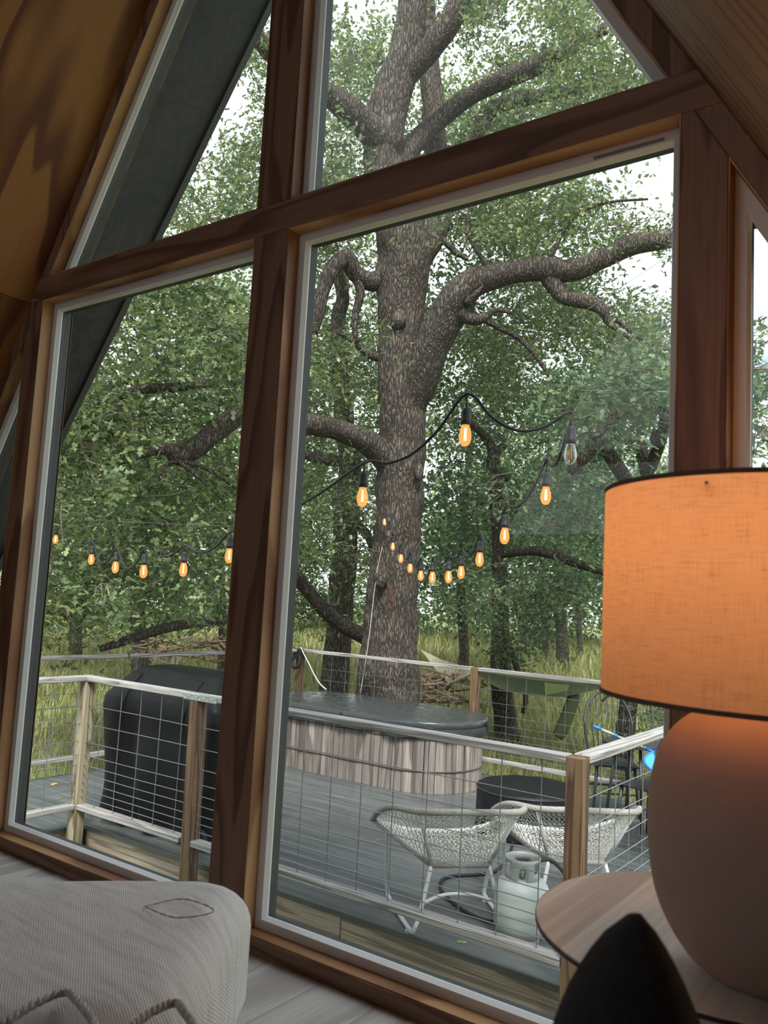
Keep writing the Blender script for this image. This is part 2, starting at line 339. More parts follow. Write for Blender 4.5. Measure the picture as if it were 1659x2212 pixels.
M['shade'] = shade_mat()
M['trim'] = plain('dark_trim', srgb(104,84,72), .8)
M['clay'] = plain('matte_clay', srgb(190,158,142), .85, noise=.04, nscale=20, bump=.06)
M['tabletop'] = wood('walnut_tabletop', srgb(240,228,216), srgb(206,188,174), 'y', bands=7, across=5, along=.4, fine=.2, rough=.5)
M['table_edge'] = plain('dark_table_edge', srgb(74,52,44), .5)
def blanket_mat():
    m, nd, lk, p = mat('woven_cotton_throw')
    w = nd.new('ShaderNodeTexWave'); w.bands_direction = 'DIAGONAL'; w.inputs['Scale'].default_value = 95; w.inputs['Distortion'].default_value = 2.5; w.inputs['Detail'].default_value = 2
    mp = tex_coord(nd, lk, (1,1.4,1)); lk.new(mp.outputs[0], w.inputs['Vector'])
    mp2 = tex_coord(nd, lk, (9,60,9), (0,0,.5)); n = nd.new('ShaderNodeTexNoise'); n.inputs['Scale'].default_value = 1.2; n.inputs['Detail'].default_value = 5; lk.new(mp2.outputs[0], n.inputs['Vector'])
    r = ramp(nd, [(.25, srgb(206,201,195)), (.5, srgb(226,222,217)), (.75, srgb(236,233,229))]); lk.new(n.outputs['Fac'], r.inputs['Fac']); lk.new(r.outputs[0], p.inputs['Base Color'])
    p.inputs['Roughness'].default_value = .95
    a = nd.new('ShaderNodeMath'); a.operation = 'MULTIPLY_ADD'; a.inputs[1].default_value = .35; lk.new(w.outputs['Fac'], a.inputs[0]); lk.new(n.outputs['Fac'], a.inputs[2])
    add_bump(nd, lk, p, a.outputs[0], .5, .004); return m
M['throw'] = blanket_mat()
M['braid'] = plain('cotton_braid', srgb(196,190,184), .95, noise=.2, nscale=90, bump=.4)
M['burlap'] = plain('tan_upholstery', srgb(178,146,112), .95, noise=.15, nscale=120, bump=.3)
M['sofa'] = plain('grey_sofa_fabric', srgb(120,116,112), .95, noise=.1, nscale=80)
M['wall'] = plain('plain_back_wall', srgb(170,140,104), .8)

# ------------------------------------------------------------------ room shell
SL = math.sqrt(3); CE, BI = 4.40, 4.295          # roof offsets: z = off - SL*|x|
W1, W2, WP = .0698, 1.2403, 1.342
ZS, ZT0, ZT1 = .0439, 2.0979, 2.1926
FD = .14                                           # frame depth
def xo(off, z): return (off-z)/SL

fl = struct('floor')
for i in range(-15, 16):
    x0 = i*.182
    for k, (a, b) in enumerate([(-1.2-.37*(i%3), -.0), (-4.6, -1.2-.37*(i%3))]):
        MB().box(x0+.0008, x0+.1812, a+.0008, b-.0008, -.02, 0).build('plank', M['floor_plank'], fl, bevel=.0012)
MB().box(-2.9, 2.9, -4.6, FD, -.25, -.021).build('subfloor', M['wall'], fl)

wf = struct('wall_front')
def board(name, m, b=.0025): return m.build(name, b_mat, wf, bevel=b)
b_mat = M['fir_z']
board('mullion', MB().box(-W1, W1, 0, FD, ZS, ZT0))
board('mullion', MB().prism([(-W1, ZT1), (W1, ZT1), (W1, CE-SL*W1-.002), (-W1, CE-SL*W1-.002)], .0008, FD))
for s in (-1, 1):
    board('post', MB().prism([(s*W2, ZS), (s*WP, ZS), (s*WP, BI-SL*WP), (s*xo(BI, ZT0), ZT0), (s*W2, ZT0)], 0, FD))
    board('rafter_board', MB().prism([(s*xo(BI, ZT1), ZT1), (s*xo(CE, ZT1), ZT1), (s*(W1), CE-SL*W1), (s*W1, BI-SL*W1)], 0, FD))
    board('rafter_board', MB().prism([(s*xo(BI, ZS), ZS), (s*xo(CE, ZS), ZS), (s*xo(CE, ZT0), ZT0), (s*xo(BI, ZT0), ZT0)], .0006, FD))
b_mat = M['fir_x']
board('transom', MB().prism([(-xo(CE, ZT0), ZT0), (xo(CE, ZT0), ZT0), (xo(CE, ZT1), ZT1), (-xo(CE, ZT1), ZT1)], -.001, FD))
for a, b in ((-2.5, -1.29), (-1.29, 0), (0, 1.29), (1.29, 2.5)):
    board('sill_board', MB().box(a+.001, b-.001, -.004, FD, .0, ZS))

def offset_poly(poly, d):
    n = len(poly); out = []
    area = sum(poly[i][0]*poly[(i+1)%n][1]-poly[(i+1)%n][0]*poly[i][1] for i in range(n)); sg = 1 if area > 0 else -1
    for i in range(n):
        p0, p1, p2 = Vector(poly[i-1]), Vector(poly[i]), Vector(poly[(i+1)%n])
        e1 = (p1-p0).normalized(); e2 = (p2-p1).normalized()
        n1 = Vector((-e1.y, e1.x))*sg; n2 = Vector((-e2.y, e2.x))*sg
        b = (n1+n2); b = b/(1+n1.dot(n2)); out.append(tuple(p1+b*d))
    return out
def ring(pa, ya, pb, yb):
    n = len(pa); v = [(x,ya,z) for x,z in pa]+[(x,yb,z) for x,z in pb]
    return v, [(i,(i+1)%n,(i+1)%n+n,i+n) for i in range(n)]
def window(idx, poly, glass):
    w = struct('window_%d' % idx)
    p0, p1, p2, p3 = poly, offset_poly(poly, .028), offset_poly(poly, .034), offset_poly(poly, .05)
    pj = offset_poly(poly, .003)
    nn = len(poly)
    for i in range(nn):
        k = (i+1) % nn; q = [poly[i], poly[k], pj[k], pj[i]]
        if idx in (3, 5) or True: MB().prism(q, .001, .052).build('jamb_board', M['jamb_x'] if abs(poly[i][1]-poly[k][1]) < .01 else M['jamb'], w)
    f = MB()
    for a, b in (((pj,.050),(p1,.050)), ((p1,.050),(p1,.056)), ((pj,.05),(pj,.08)), ((pj,.08),(p1,.08)), ((p1,.056),(p1,.08))): f.add(*ring(a[0],a[1],b[0],b[1]))
    f.build('window_frame', M['vinyl'], w)
    b = MB(); b.add(*ring(p1, .051, p2, .066)); b.add(*ring(p2,.066,p2,.072)); b.add(*ring(p2,.072,p1,.072)); b.build('glazing_bead', M['bead'], w)
    g = MB(); n = len(p2)
    g.add([(x,.070,z) for x,z in offset_poly(poly,.030)], [tuple(range(n))]); g.build('pane', M[glass], w)
    e = MB(); e.add(*ring(p2, .074, p2, .088)); e.add(*ring(p2,.088,p0,.088)); e.add(*ring(p0,.088,p0,.136)); e.add(*ring(p2,.074,p0,.074))
    pe = offset_poly(poly, .02); e.add(*ring(pe, .088, pe, .118)); e.add(*ring(pe,.118,p0,.118)); e.build('exterior_trim', M['ext_frame'], w)
    return w
rect = lambda a, b, c, d: [(a,c),(b,c),(b,d),(a,d)]
window(1, rect(-W2, -W1, ZS, ZT0), 'glass')
window(2, rect(W1, W2, ZS, ZT0), 'glass')
window(3, [(-xo(BI,ZT1), ZT1), (-W1, ZT1), (-W1, BI-SL*W1)], 'glass_dusty')
window(4, [(W1, ZT1), (xo(BI,ZT1), ZT1), (W1, BI-SL*W1)], 'glass_smeared')
window(5, [(-xo(BI,ZS), ZS), (-WP, ZS), (-WP, BI-SL*WP)], 'glass')
window(6, [(WP, ZS), (xo(BI,ZS), ZS), (WP, BI-SL*WP)], 'glass')
# maker's strip on the head of the right window: small grey print
lb = MB().box(1.02, 1.19, .0495, .0505, 2.074, 2.083).build('maker_label', plain('label_grey', srgb(120,116,110), .6), bpy.data.objects['window_2'])

# sloped plywood ceilings, one sheet at a time (local x runs up the slope)
def slope_panel(side, s0, s1, y0, y1, parent, m):
    # s: distance along the slope measured from the floor line
    z0, z1 = (0, .018) if side < 0 else (-.018, 0)
    o = MB().box(0, s1-s0-.002, y0+.001, y1-.001, z0, z1).build('plywood_panel', m, parent)
    xf = CE/SL
    o.matrix_local = Matrix.Translation((side*(xf-s0*.5), 0, s0*SL/2)) @ Matrix.Rotation(math.radians(-60 if side < 0 else -120), 4, 'Y')
    return o
LT = CE/math.sin(math.radians(60)); SM = 2.099/math.sin(math.radians(60))
for side, nm, m in ((-1, 'wall_left', M['ply']), (1, 'wall_right', M['ply_r'])):
    w = struct(nm)
    ys = [FD, -1.22, -2.44, -3.66, -4.6]
    for k in range(4):
        for a, b in ((0, SM), (SM, LT-.01)):
            slope_panel(side, a, b, ys[k+1], ys[k], w, m)
# roof skin above the sheets and prow-shaped overhang
rf = struct('roof')
for s in (-1, 1):
    t = .16; dx, dz = s*t*math.sin(math.radians(60)), t*.5
    zb, za = -1.0, CE
    e = .022; ex, ez = s*e*math.sin(math.radians(60)), e*.5
    v = [(s*xo(CE,zb)+ex, -4.6, zb+ez), (ex, -4.6, za+ez), (ex, FD, za+ez), (s*xo(CE,zb)+ex, FD, zb+ez)]
    v += [(x+dx, y, z+dz) for x,y,z in v]
    MB().add(v, [(0,1,2,3),(7,6,5,4),(0,4,5,1),(1,5,6,2),(2,6,7,3),(3,7,4,0)]).build('roof_slab', M['ext_frame'], rf)
    OF = 4.345
    def ov(z, y): return (s*xo(OF,z), y, z)
    ye = lambda z: .30+.055*(z-1.3)*1.2
    lo, hi = -1.0, OF
    v = [ov(lo, FD), ov(hi, FD), ov(hi, ye(hi)), ov(lo, ye(lo))]; v += [(x+dx*.8, y, z+dz*.8) for x,y,z in v]
    MB().add(v, [(0,1,2,3),(7,6,5,4),(0,4,5,1),(1,5,6,2),(2,6,7,3),(3,7,4,0)]).build('soffit_board', M['soffit'], rf)
    # barge board along the outer edge
    v = [ov(lo, ye(lo)+.002), ov(hi, ye(hi)+.002), ov(hi, ye(hi)+.03), ov(lo, ye(lo)+.03)]; v = [(x-dx*.1,y,z-dz*.1) for x,y,z in v]+[(x+dx, y, z+dz) for x,y,z in v]
    MB().add(v, [(0,1,2,3),(7,6,5,4),(0,4,5,1),(1,5,6,2),(2,6,7,3),(3,7,4,0)]).build('barge_board', M['ext_frame'], rf)
# rear gable: unseen wall, its glazed upper half added and sized for fill daylight
wb = struct('wall_back')
yb = -4.6
MB().prism([(-xo(CE,0),0),(xo(CE,0),0),(xo(CE,1.6),1.6),(-xo(CE,1.6),1.6)], yb-.12, yb).build('lower_panel', M['wall'], wb)
MB().prism([(-.07,1.6),(.07,1.6),(.07,CE-.13),(-.07,CE-.13)], yb-.12, yb).build('mullion', M['fir_z'], wb)
MB().prism([(-xo(CE,2.2),2.2),(xo(CE,2.2),2.2),(xo(CE,2.3),2.3),(-xo(CE,2.3),2.3)], yb-.11, yb+.004).build('transom', M['fir_x'], wb)

MB().add([(-xo(CE,1.6),yb-.06,1.6),(xo(CE,1.6),yb-.06,1.6),(0,yb-.06,CE)], [(0,1,2)]).build('pane', M['glass'], wb)

# ------------------------------------------------------------------ lamp, table, ottoman, pillow
LX, LY = 1.535, -.589
TZ = .55
t = thing('side_table', 'round walnut side table under the clay lamp', 'table', (1.461, -.471, 0))
top = MB().lathe([(.245,-.022),(.262,-.006),(.265,-.003),(.264,0)], (1.461,-.471,TZ), 64).build('table_top', M['tabletop'], t, bevel=0)
MB().lathe([(.2635,-.0075),(.2655,-.0075),(.2655,-.002),(.2635,-.002)], (1.461,-.471,TZ), 64, cap=False).build('edge_band', M['table_edge'], t)
for k in range(3):
    a = .5+k*2.094
    MB().tube([(1.461+.14*math.cos(a), -.471+.14*math.sin(a), TZ-.02), (1.461+.21*math.cos(a), -.471+.21*math.sin(a), 0)], [.019,.012], 12).build('leg', M['tabletop'], t, smooth=True)
lp = thing('table_lamp', 'lit table lamp with orange linen drum shade and round clay base', 'lamp', (LX, LY, TZ))
prof = [(.06,.0),(.075,.006),(.095,.022),(.118,.055),(.133,.09),(.1415,.135),(.1440,.18),(.1425,.215),(.136,.252),(.124,.281),(.106,.304),(.084,.320),(.071,.3265),(.066,.328)]
MB().lathe([(r, z) for r, z in crv([(r, z, 0) for r, z in prof], 3) for r, z in [(r, z)]] if False else [(p.x, p.y) for p in crv([(r, z, 0) for r, z in prof], 3)], (LX, LY, TZ), 72).build('lamp_base', M['clay'], lp, smooth=True)
MB().lathe([(.066,.3275),(.066,.332),(.05,.336),(.014,.34),(.012,.46)], (LX, LY, TZ), 32).build('neck', plain('copper_neck', srgb(150,80,50), .5), lp, smooth=True)
# drum shade
SR, Z0, Z1 = .2075, .890, 1.157
sh = MB(); seg = 96; rows = 12; sv = []; sf = []
for i in range(rows+1):
    for k in range(seg):
        a = 2*math.pi*k/seg; sv.append((LX+SR*math.cos(a), LY+SR*math.sin(a), lerp(Z0, Z1, i/rows)))
sf = [(i*seg+k, i*seg+(k+1)%seg, (i+1)*seg+(k+1)%seg, (i+1)*seg+k) for i in range(rows) for k in range(seg)]
so_ = sh.add(sv, sf).build('lamp_shade', M['shade'], lp, smooth=True)
uv = so_.data.uv_layers.new(name='UVMap')
for p in so_.data.polygons:
    k = p.index % seg; i = p.index//seg
    for li, (a, b) in zip(p.loop_indices, ((k,i),(k+1,i),(k+1,i+1),(k,i+1))): uv.data[li].uv = (a/seg, b/rows*.2)
for z in (Z0, Z1): MB().lathe([(SR-.001,-.003),(SR+.0015,-.003),(SR+.0015,.003),(SR-.001,.003),(SR-.001,-.003)], (LX,LY,z), 96, cap=False).build('shade_trim', M['trim'], lp)
sp = MB()
for k in range(3):
    a = k*2.094+.4; sp.tube([(LX,LY,1.09),(LX+SR*math.cos(a),LY+SR*math.sin(a),1.145)], .002, 6)
sp.build('shade_spider', M['brass'], lp)
MB().lathe([(.012,0),(.03,.03),(.03,.06),(.018,.09),(.004,.1)], (LX,LY,.99), 20).build('lamp_bulb', emit('lamp_bulb_glow', (1,.5,.2,1), 5), lp, smooth=True)
ll = bpy.data.lights.new('lamp_light', 'POINT'); ll.energy = 2.0; ll.color = (1,.47,.2); ll.shadow_soft_size = .045
lo_ = bpy.data.objects.new('lamp_light', ll); C.objects.link(lo_); lo_.parent = lp; lo_.location = (0,0,1.11-TZ)

# ottoman: rounded box under a woven throw
_a, _b = PZ(-60, 1872, .42), PZ(562, 1880, .42)
OC = Vector((_b.x, _b.y)); OD = (OC-Vector((_a.x, _a.y))).normalized(); OP = Vector((OD.y, -OD.x)); OP = (OP-OD*.16).normalized()    # far-right corner, along far edge, towards the camera
OTL, OTW, OTZ = 1.15, .62, .42
def otp(a, b, z): p = OC - OD*a + OP*b; return (p.x, p.y, z)
ctr = otp(OTL/2, OTW/2, 0)
ot = thing('ottoman', 'low padded ottoman by the window under a pale woven throw', 'ottoman', ctr)
def rounded(name, mtl, hl, hw, z0, z1, rc, rt, amp=0, drop=None):
    n = 20; v = []; rings = []
    prof = [(0, z0)] + [(rt*(1-math.cos(t)), z1-rt+rt*math.sin(t)) for t in [k*math.pi/2/8 for k in range(9)]]
    def outline(ins):
        out = []; r = max(rc-ins, .01); ax, ay = hl-rc, hw-rc
        for cx, cy, a0 in ((ax,ay,0),(-ax,ay,90),(-ax,-ay,180),(ax,-ay,270)):
            for k in range(n): a = math.radians(a0+90*k/(n-1)); out.append((cx+r*math.cos(a), cy+r*math.sin(a)))
        # add side subdivisions
        full = []
        for i in range(len(out)):
            p, q = out[i], out[(i+1) % len(out)]; d = math.dist(p, q); m = max(1, int(d/.04))
            full += [(lerp(p[0],q[0],k/m), lerp(p[1],q[1],k/m)) for k in range(m)]
        return full
    base = outline(0); cnt = len(base)
    for ins, z in prof:
        o = [(x*(1-ins/hl), y*(1-ins/hw)) for x, y in base]; rings.append([(x, y, z) for x, y in o])
    for f in (.8,.6,.4,.2,.05):
        k = rings[9]; rings.append([(x*f, y*f, z1+.012*(1-f)) for x, y, z in k])
    mb = MB(); V = []
    for rg in rings:
        for x, y, z in rg:
            w = Vector((x*5, y*5, z*5)); nn = mnoise.noise(w)*amp
            p = Vector((ctr[0], ctr[1], 0)) + Vector((OD.x*x - OP.x*y, OD.y*x - OP.y*y, 0))
            V.append((p.x+nn*.4, p.y+nn*.4, z+nn*.6 if z > z0+.01 else z))
    F = [(i*cnt+k, i*cnt+(k+1)%cnt, (i+1)*cnt+(k+1)%cnt, (i+1)*cnt+k) for i in range(len(rings)-1) for k in range(cnt)]
    F.append(tuple((len(rings)-1)*cnt+k for k in range(cnt)))
    return mb.add(V, F).build(name, mtl, ot, smooth=True)
rounded('padded_body', M['burlap'], OTL/2-.018, OTW/2-.018, .0, OTZ-.03, .10, .05)
rounded('throw', M['throw'], OTL/2, OTW/2, .20, OTZ, .085, .085, .010)
def braid(pts, r=.006):
    b = MB()
    for ph in (0, math.pi):
        path = []
        L = crv(pts, 14)
        for i, p in enumerate(L): path.append(p+Vector((0,0,r*.7*math.sin(i*.9+ph)))+Vector((OD.x,OD.y,0))*(r*.7*math.cos(i*.9+ph)))
        b.tube(path, r*.75, 6)
    return b.build('braid_trim', M['braid'], ot, smooth=True)
def otf(a, drop):      # point on the near face of the throw, drop below the top
    rt = .085
    if drop < rt: t = math.acos(max(-1, 1-0)) if False else math.asin(max(0, 1-drop/rt)); ins = rt*(1-math.cos(t)); return Vector(otp(a, OTW-ins+.006, OTZ-drop+.004))
    return Vector(otp(a, OTW+.006, OTZ-drop))
for zz in (((-40,2226),(13,2206),(76,2168),(139,2143),(169,2164),(198,2202),(215,2240)), ((262,2240),(291,2212),(337,2181),(380,2166),(397,2185),(416,2212),(425,2240))):
    braid([PZ(x, y, OTZ+.014) for x, y in zz], .0045)
dm = [PZ(x, y, OTZ+.009) for x, y in ((312,1958),(396,1942),(462,1968),(380,1982),(312,1958))]
braid(dm, .0012)

# sofa seat (just below the frame) with the black pillow standing on it
sf_ = thing('sofa', 'grey sofa seat beside the side table', 'sofa', (1.62, -1.42, 0))
MB().box(1.28, 1.98, -2.3, -.80, .20, .325).build('seat_cushion', M['sofa'], sf_, bevel=.03, seg=3)
MB().box(1.30, 1.98, -2.3, -.82, .08, .198).build('sofa_base', M['sofa'], sf_, bevel=.01)
for x, y in ((1.34,-2.25),(1.94,-2.25),(1.34,-.87),(1.94,-.87)): MB().tube([(x,y,.08),(x,y,0)], [.025,.02], 10).build('leg', M['tabletop'], sf_)
def pillow():
    tip = PD(1380, 1972, .60); n = 28; v = []; f = []; hs = .165
    A = (-_R*.24-_U*.97).normalized()*.724-_f*.69; B = (_R*.15-_U*.985).normalized()*.724+_f*.69
    Nn = A.cross(B).normalized()
    for side in (1, -1):
        for i in range(n+1):
            for j in range(n+1):
                a, b = -1+2*i/n, -1+2*j/n
                th = .062*((1-a*a)*(1-b*b))**.65 + .007*(1-.9*(abs(a*b))**6)
                pin = 1-.07*((1-abs(b))*abs(a)**2 + (1-abs(a))*abs(b)**2)
                p, q = a*math.sqrt(1-.32*b*b)*pin, b*math.sqrt(1-.32*a*a)*pin
                v.append(tip + A*(hs*(p+.825)) + B*(hs*(q+.825)) + Nn*(side*th))
    m = (n+1)**2
    for s in (0, 1):
        for i in range(n):
            for j in range(n):
                q = (s*m+i*(n+1)+j, s*m+(i+1)*(n+1)+j, s*m+(i+1)*(n+1)+j+1, s*m+i*(n+1)+j+1); f.append(q if s else q[::-1])
    edge = [i*(n+1) for i in range(n+1)]+[n*(n+1)+j for j in range(1,n+1)]+[i*(n+1)+n for i in range(n-1,-1,-1)]+[j for j in range(n-1,0,-1)]
    for k in range(len(edge)):
        a, b = edge[k], edge[(k+1)%len(edge)]; f.append((a, b, b+m, a+m))
    o = MB().add(v, f).build('throw_pillow', M['pillow'], smooth=True); return o
tag(pillow(), 'black fabric throw pillow with its corner up in front of the side table', 'pillow')
# ------------------------------------------------------------------ ground and deck
DZ = -.87; GZ = -1.18
def ground_z(x, y):
    d = math.hypot(x+2, y-2); base = GZ + .10*min(1, max(0, (d-6)/6))
    return base + .05*mnoise.noise(Vector((x*.3, y*.3, 0))) + (.012*max(0, d-14))*.35
g = MB(); xs = [-60+i*2.0 for i in range(61)]; ys = [-8+i*2.0 for i in range(45)]
g.add([(x, y, ground_z(x, y)) for y in ys for x in xs], [(j*61+i, j*61+i+1, (j+1)*61+i+1, (j+1)*61+i) for j in range(44) for i in range(60)])
gr = g.build('ground', M['ground'], smooth=True); gr['kind'] = 'structure'

dk = struct('deck')
X0, X1, Y0, Y1 = -5.44, .30, 2.30, 6.47
pw = .1412; n = int((Y1-Y0)/pw)
for i in range(n+1):
    y = Y0+i*pw; y1 = min(y+pw-.005, Y1)
    if y1-y < .03: continue
    j = -2.9+.9*math.sin(i*2.3) if i else -2.2
    for a, b in ((X0, j-.002), (j+.002, X1)):
        MB().box(a, b, y, y1, DZ-.036, DZ).build('plank', M['deck'], dk, bevel=.004)
for i in range(12):          # left arm of the deck beside the well
    y1 = Y0-.006-i*pw
    MB().box(X0, -4.03, y1-pw+.005, y1, DZ-.036, DZ).build('plank', M['deck'], dk, bevel=.004)
MB().box(-4.025, -3.885, .53, Y0-.006, DZ-.036, DZ).build('border_plank', M['deck'], dk, bevel=.004)
for a, b in ((-3.86, -1.35), (-1.345, .28)): MB().box(a, b, Y0+.016, Y0+.054, -1.30, DZ-.037).build('fascia_board', M['fascia'], dk, bevel=.004)
MB().box(-3.94, -3.905, .55, Y0+.01, -1.30, DZ-.037).build('fascia_board', M['fascia'], dk, bevel=.004)
MB().box(X0, X0+.036, .55, Y1, -1.3, DZ-.037).build('fascia_board', M['fascia'], dk)
MB().box(X0, X1, Y1-.05, Y1-.012, -1.3, DZ-.037).build('fascia_board', M['fascia'], dk)
MB().box(X1-.05, X1-.012, Y0+.06, Y1-.06, -1.3, DZ-.037).build('fascia_board', M['fascia'], dk)
MB().box(-.06, .105, 2.10, 2.236, -1.32, -1.10).build('footing_block', M['post'], dk, bevel=.006)

# ------------------------------------------------------------------ railings
RT = .275; RB = -.675        # top of top rail, top of bottom rail
ZW = [.053, -.085, -.216, -.315, -.39, -.455, -.517, -.570, -.622]
VS = .2235
def wires(parent, axis, fixed, a, b, start, zs=ZW, r=.0029, sag=True):
    r = .0030 if fixed < 3 and fixed > -4.5 else .0024
    pt = lambda u, z: (u, fixed, z) if axis == 'x' else (fixed, u, z)
    u = start
    while u < b:
        if u > a: MB().tube([pt(u, RB-.006), pt(u, RT-.036)], r, 5).build('wire', M['wire'], parent)
        u += VS
    for z in zs:
        m = max(2, int((b-a)/.5)); path = [pt(lerp(a, b, k/m), z+.003*math.sin(k*1.7+z*9)) for k in range(m+1)]
        MB().tube([Vector(p)+(Vector((0,-.005,0)) if axis == 'x' else Vector((.005,0,0))) for p in path], r, 5).build('wire', M['wire'], parent)
def post(parent, x, y, z1, m='post', z0=-1.4, w=.089, lean=0):
    mb = MB().box(x, x+w, y, y+w, z0, z1)
    if lean: mb.v = [(a+lean*(RT-c), b, c) for a, b, c in mb.v]
    return mb.build('post', M[m], parent, bevel=.004)
FY = 2.13
fr = thing('railing', 'front deck railing of grey rails and wire mesh with a metal splice plate', 'railing', (-1.8, FY, DZ))
post(fr, .117, FY, RT-.004)
post(fr, -2.60, FY, RT-.039, 'post', lean=.02)
post(fr, -3.85, FY, RT-.039, 'post_grey')
MB().box(-2.50, .115, FY, FY+.089, RT-.038, RT).build('top_rail', M['weathered_x'], fr, bevel=.004)
MB().box(-3.85, -2.503, FY-.001, FY+.088, RT-.038, RT).build('top_rail', M['weathered_x'], fr, bevel=.004)
MB().box(-2.505, .112, FY+.004, FY+.088, RB-.038, RB).build('bottom_rail', M['weathered_x'], fr, bevel=.004)
MB().box(-3.760, -2.612, FY+.004, FY+.088, RB-.038, RB).build('bottom_rail', M['weathered_x'], fr, bevel=.004)
MB().box(-2.66, -2.33, FY-.004, FY-.0015, RT-.041, RT-.004).build('splice_plate', M['zinc'], fr)
for k in range(9): MB().lathe([(.004,0),(.003,.002)], (0,0,0), 8) if False else MB().box(-2.645+k*.037, -2.638+k*.037, FY-.006, FY-.004, RT-.032+.014*(k%2), RT-.026+.014*(k%2)).build('screw', M['bead'], bpy.data.objects['splice_plate'])
wires(fr, 'x', FY+.045, -2.515, .117, -.027-11*VS)
wires(fr, 'x', FY+.045, -3.765, -2.60, -.027-16*VS)
rr = thing('railing', 'side deck railing running back from the dark corner post', 'railing', (.16, 4.3, DZ))
MB().box(.118, .207, FY+.0915, 6.328, RT-.038, RT).build('top_rail', M['weathered_y'], rr, bevel=.004)
MB().box(.122, .206, FY+.09, 6.328, RB-.038, RB).build('bottom_rail', M['weathered_y'], rr, bevel=.004)
post(rr, .117, 4.2, RT-.039); 
wires(rr, 'y', .165, FY+.095, 4.2, FY+.12); wires(rr, 'y', .165, 4.29, 6.33, FY+.12+10*VS)
fb = thing('railing', 'far deck railing behind the hot tub below the big oak', 'railing', (-2.6, 6.37, DZ))
for x, m in ((-5.37, 'post'), (-2.80, 'post'), (-.22, 'post')): post(fb, x, 6.33, RT-.002 if x > -5 else RT-.039, m)
for a, b in ((-5.37, -2.802), (-2.709, -.222), (-.129, .206)):
    MB().box(a, b, 6.33, 6.419, RT-.038, RT).build('top_rail', M['weathered_x'], fb, bevel=.004)
    MB().box(max(a,-5.28), b, 6.334, 6.418, RB-.038, RB).build('bottom_rail', M['weathered_x'], fb, bevel=.004)
    wires(fb, 'x', 6.375, max(a,-5.28), b, a+.12)
lf = thing('railing', 'left outer deck railing in front of the yellow grass', 'railing', (-5.33, 3.5, DZ))
post(lf, -5.37, 4.24, RT-.039, 'post_grey'); post(lf, -5.37, 1.6, RT-.039, 'post_grey')
MB().box(-5.37, -5.281, .6, 6.328, RT-.038, RT).build('top_rail', M['weathered_y'], lf, bevel=.004)
MB().box(-5.366, -5.282, .6, 6.328, RB-.038, RB).build('bottom_rail', M['weathered_y'], lf, bevel=.004)
wires(lf, 'y', -5.325, 1.69, 4.24, 1.8); wires(lf, 'y', -5.325, 4.33, 6.33, 4.45)
li = thing('railing', 'short inner railing running from the left corner post toward the cabin', 'railing', (-3.8, 1.4, DZ))
MB().box(-3.85, -3.761, .62, FY-.003, RT-.038, RT).build('top_rail', M['weathered_y'], li, bevel=.004)
MB().box(-3.846, -3.762, .62, FY-.003, RB-.038, RB).build('bottom_rail', M['weathered_y'], li, bevel=.004)
post(li, -3.85, .55, RT-.039, 'post_grey')
wires(li, 'y', -3.80, .64, FY, FY-.25-5*VS)

# ------------------------------------------------------------------ hot tub
tb = thing('hot_tub', 'oval wooden stave hot tub with wet black cover', 'hot tub', (-3.5, 5.63, DZ))
TXL, TXR, TY, TR = -4.25, -2.93, 5.66, .60
def stad(s):            # arc length -> (x, y, nx, ny)
    L = TXR-TXL; A = math.pi*TR; P = 2*L+2*A; s %= P
    if s < L: return (TXL+s, TY-TR, 0, -1)
    s -= L
    if s < A: a = -math.pi/2+s/TR; return (TXR+TR*math.cos(a), TY+TR*math.sin(a), math.cos(a), math.sin(a))
    s -= A
    if s < L: return (TXR-s, TY+TR, 0, 1)
    s -= L; a = math.pi/2+s/TR; return (TXL+TR*math.cos(a), TY+TR*math.sin(a), math.cos(a), math.sin(a))
PER = 2*(TXR-TXL)+2*math.pi*TR; NS = 58; sw = PER/NS; TT = -.262
for k in range(NS):
    a = stad(k*sw+.0035); b = stad((k+1)*sw-.0035); m_ = stad((k+.5)*sw)
    jit = .004*math.sin(k*5.1); v = []
    for z in (DZ+.002, TT-.004*(k%3)):
        for q, o in ((a, jit), (m_, jit+.001), (b, jit), (b, -.04), (a, -.04)): v.append((q[0]+q[2]*o, q[1]+q[3]*o, z))
    MB().add(v, [(0,1,2,3,4),(9,8,7,6,5)]+[(i,i+5,(i+1)%5+5,(i+1)%5) for i in range(5)]).build('stave', M['stave'], tb)
for z, r in ((-.36, .006), (-.66, .006)):
    MB().tube([(q[0]+q[2]*.009, q[1]+q[3]*.009, z-.03*0) for q in (stad(i*PER/80) for i in range(80))], r, 6, closed=True).build('hoop', plain('rusty_hoop', srgb(96,84,76), .7, .4), tb, smooth=True)
def stad_loft(levels, cap=True, x0=None, x1=None, n=120, wrk=0):
    v = []; N_ = n
    for off, z, amp in levels:
        for i in range(N_):
            q = stad(i*PER/N_); o = off + amp*mnoise.noise(Vector((i*.35, z*20, 3)))*wrk
            v.append((q[0]+q[2]*o, q[1]+q[3]*o, z+amp*.7*mnoise.noise(Vector((i*.21, 5, 1)))))
    f = [(i*N_+k, i*N_+(k+1)%N_, (i+1)*N_+(k+1)%N_, (i+1)*N_+k) for i in range(len(levels)-1) for k in range(N_)]
    if cap: f.append(tuple((len(levels)-1)*N_+k for k in range(N_)))
    return MB().add(v, f)
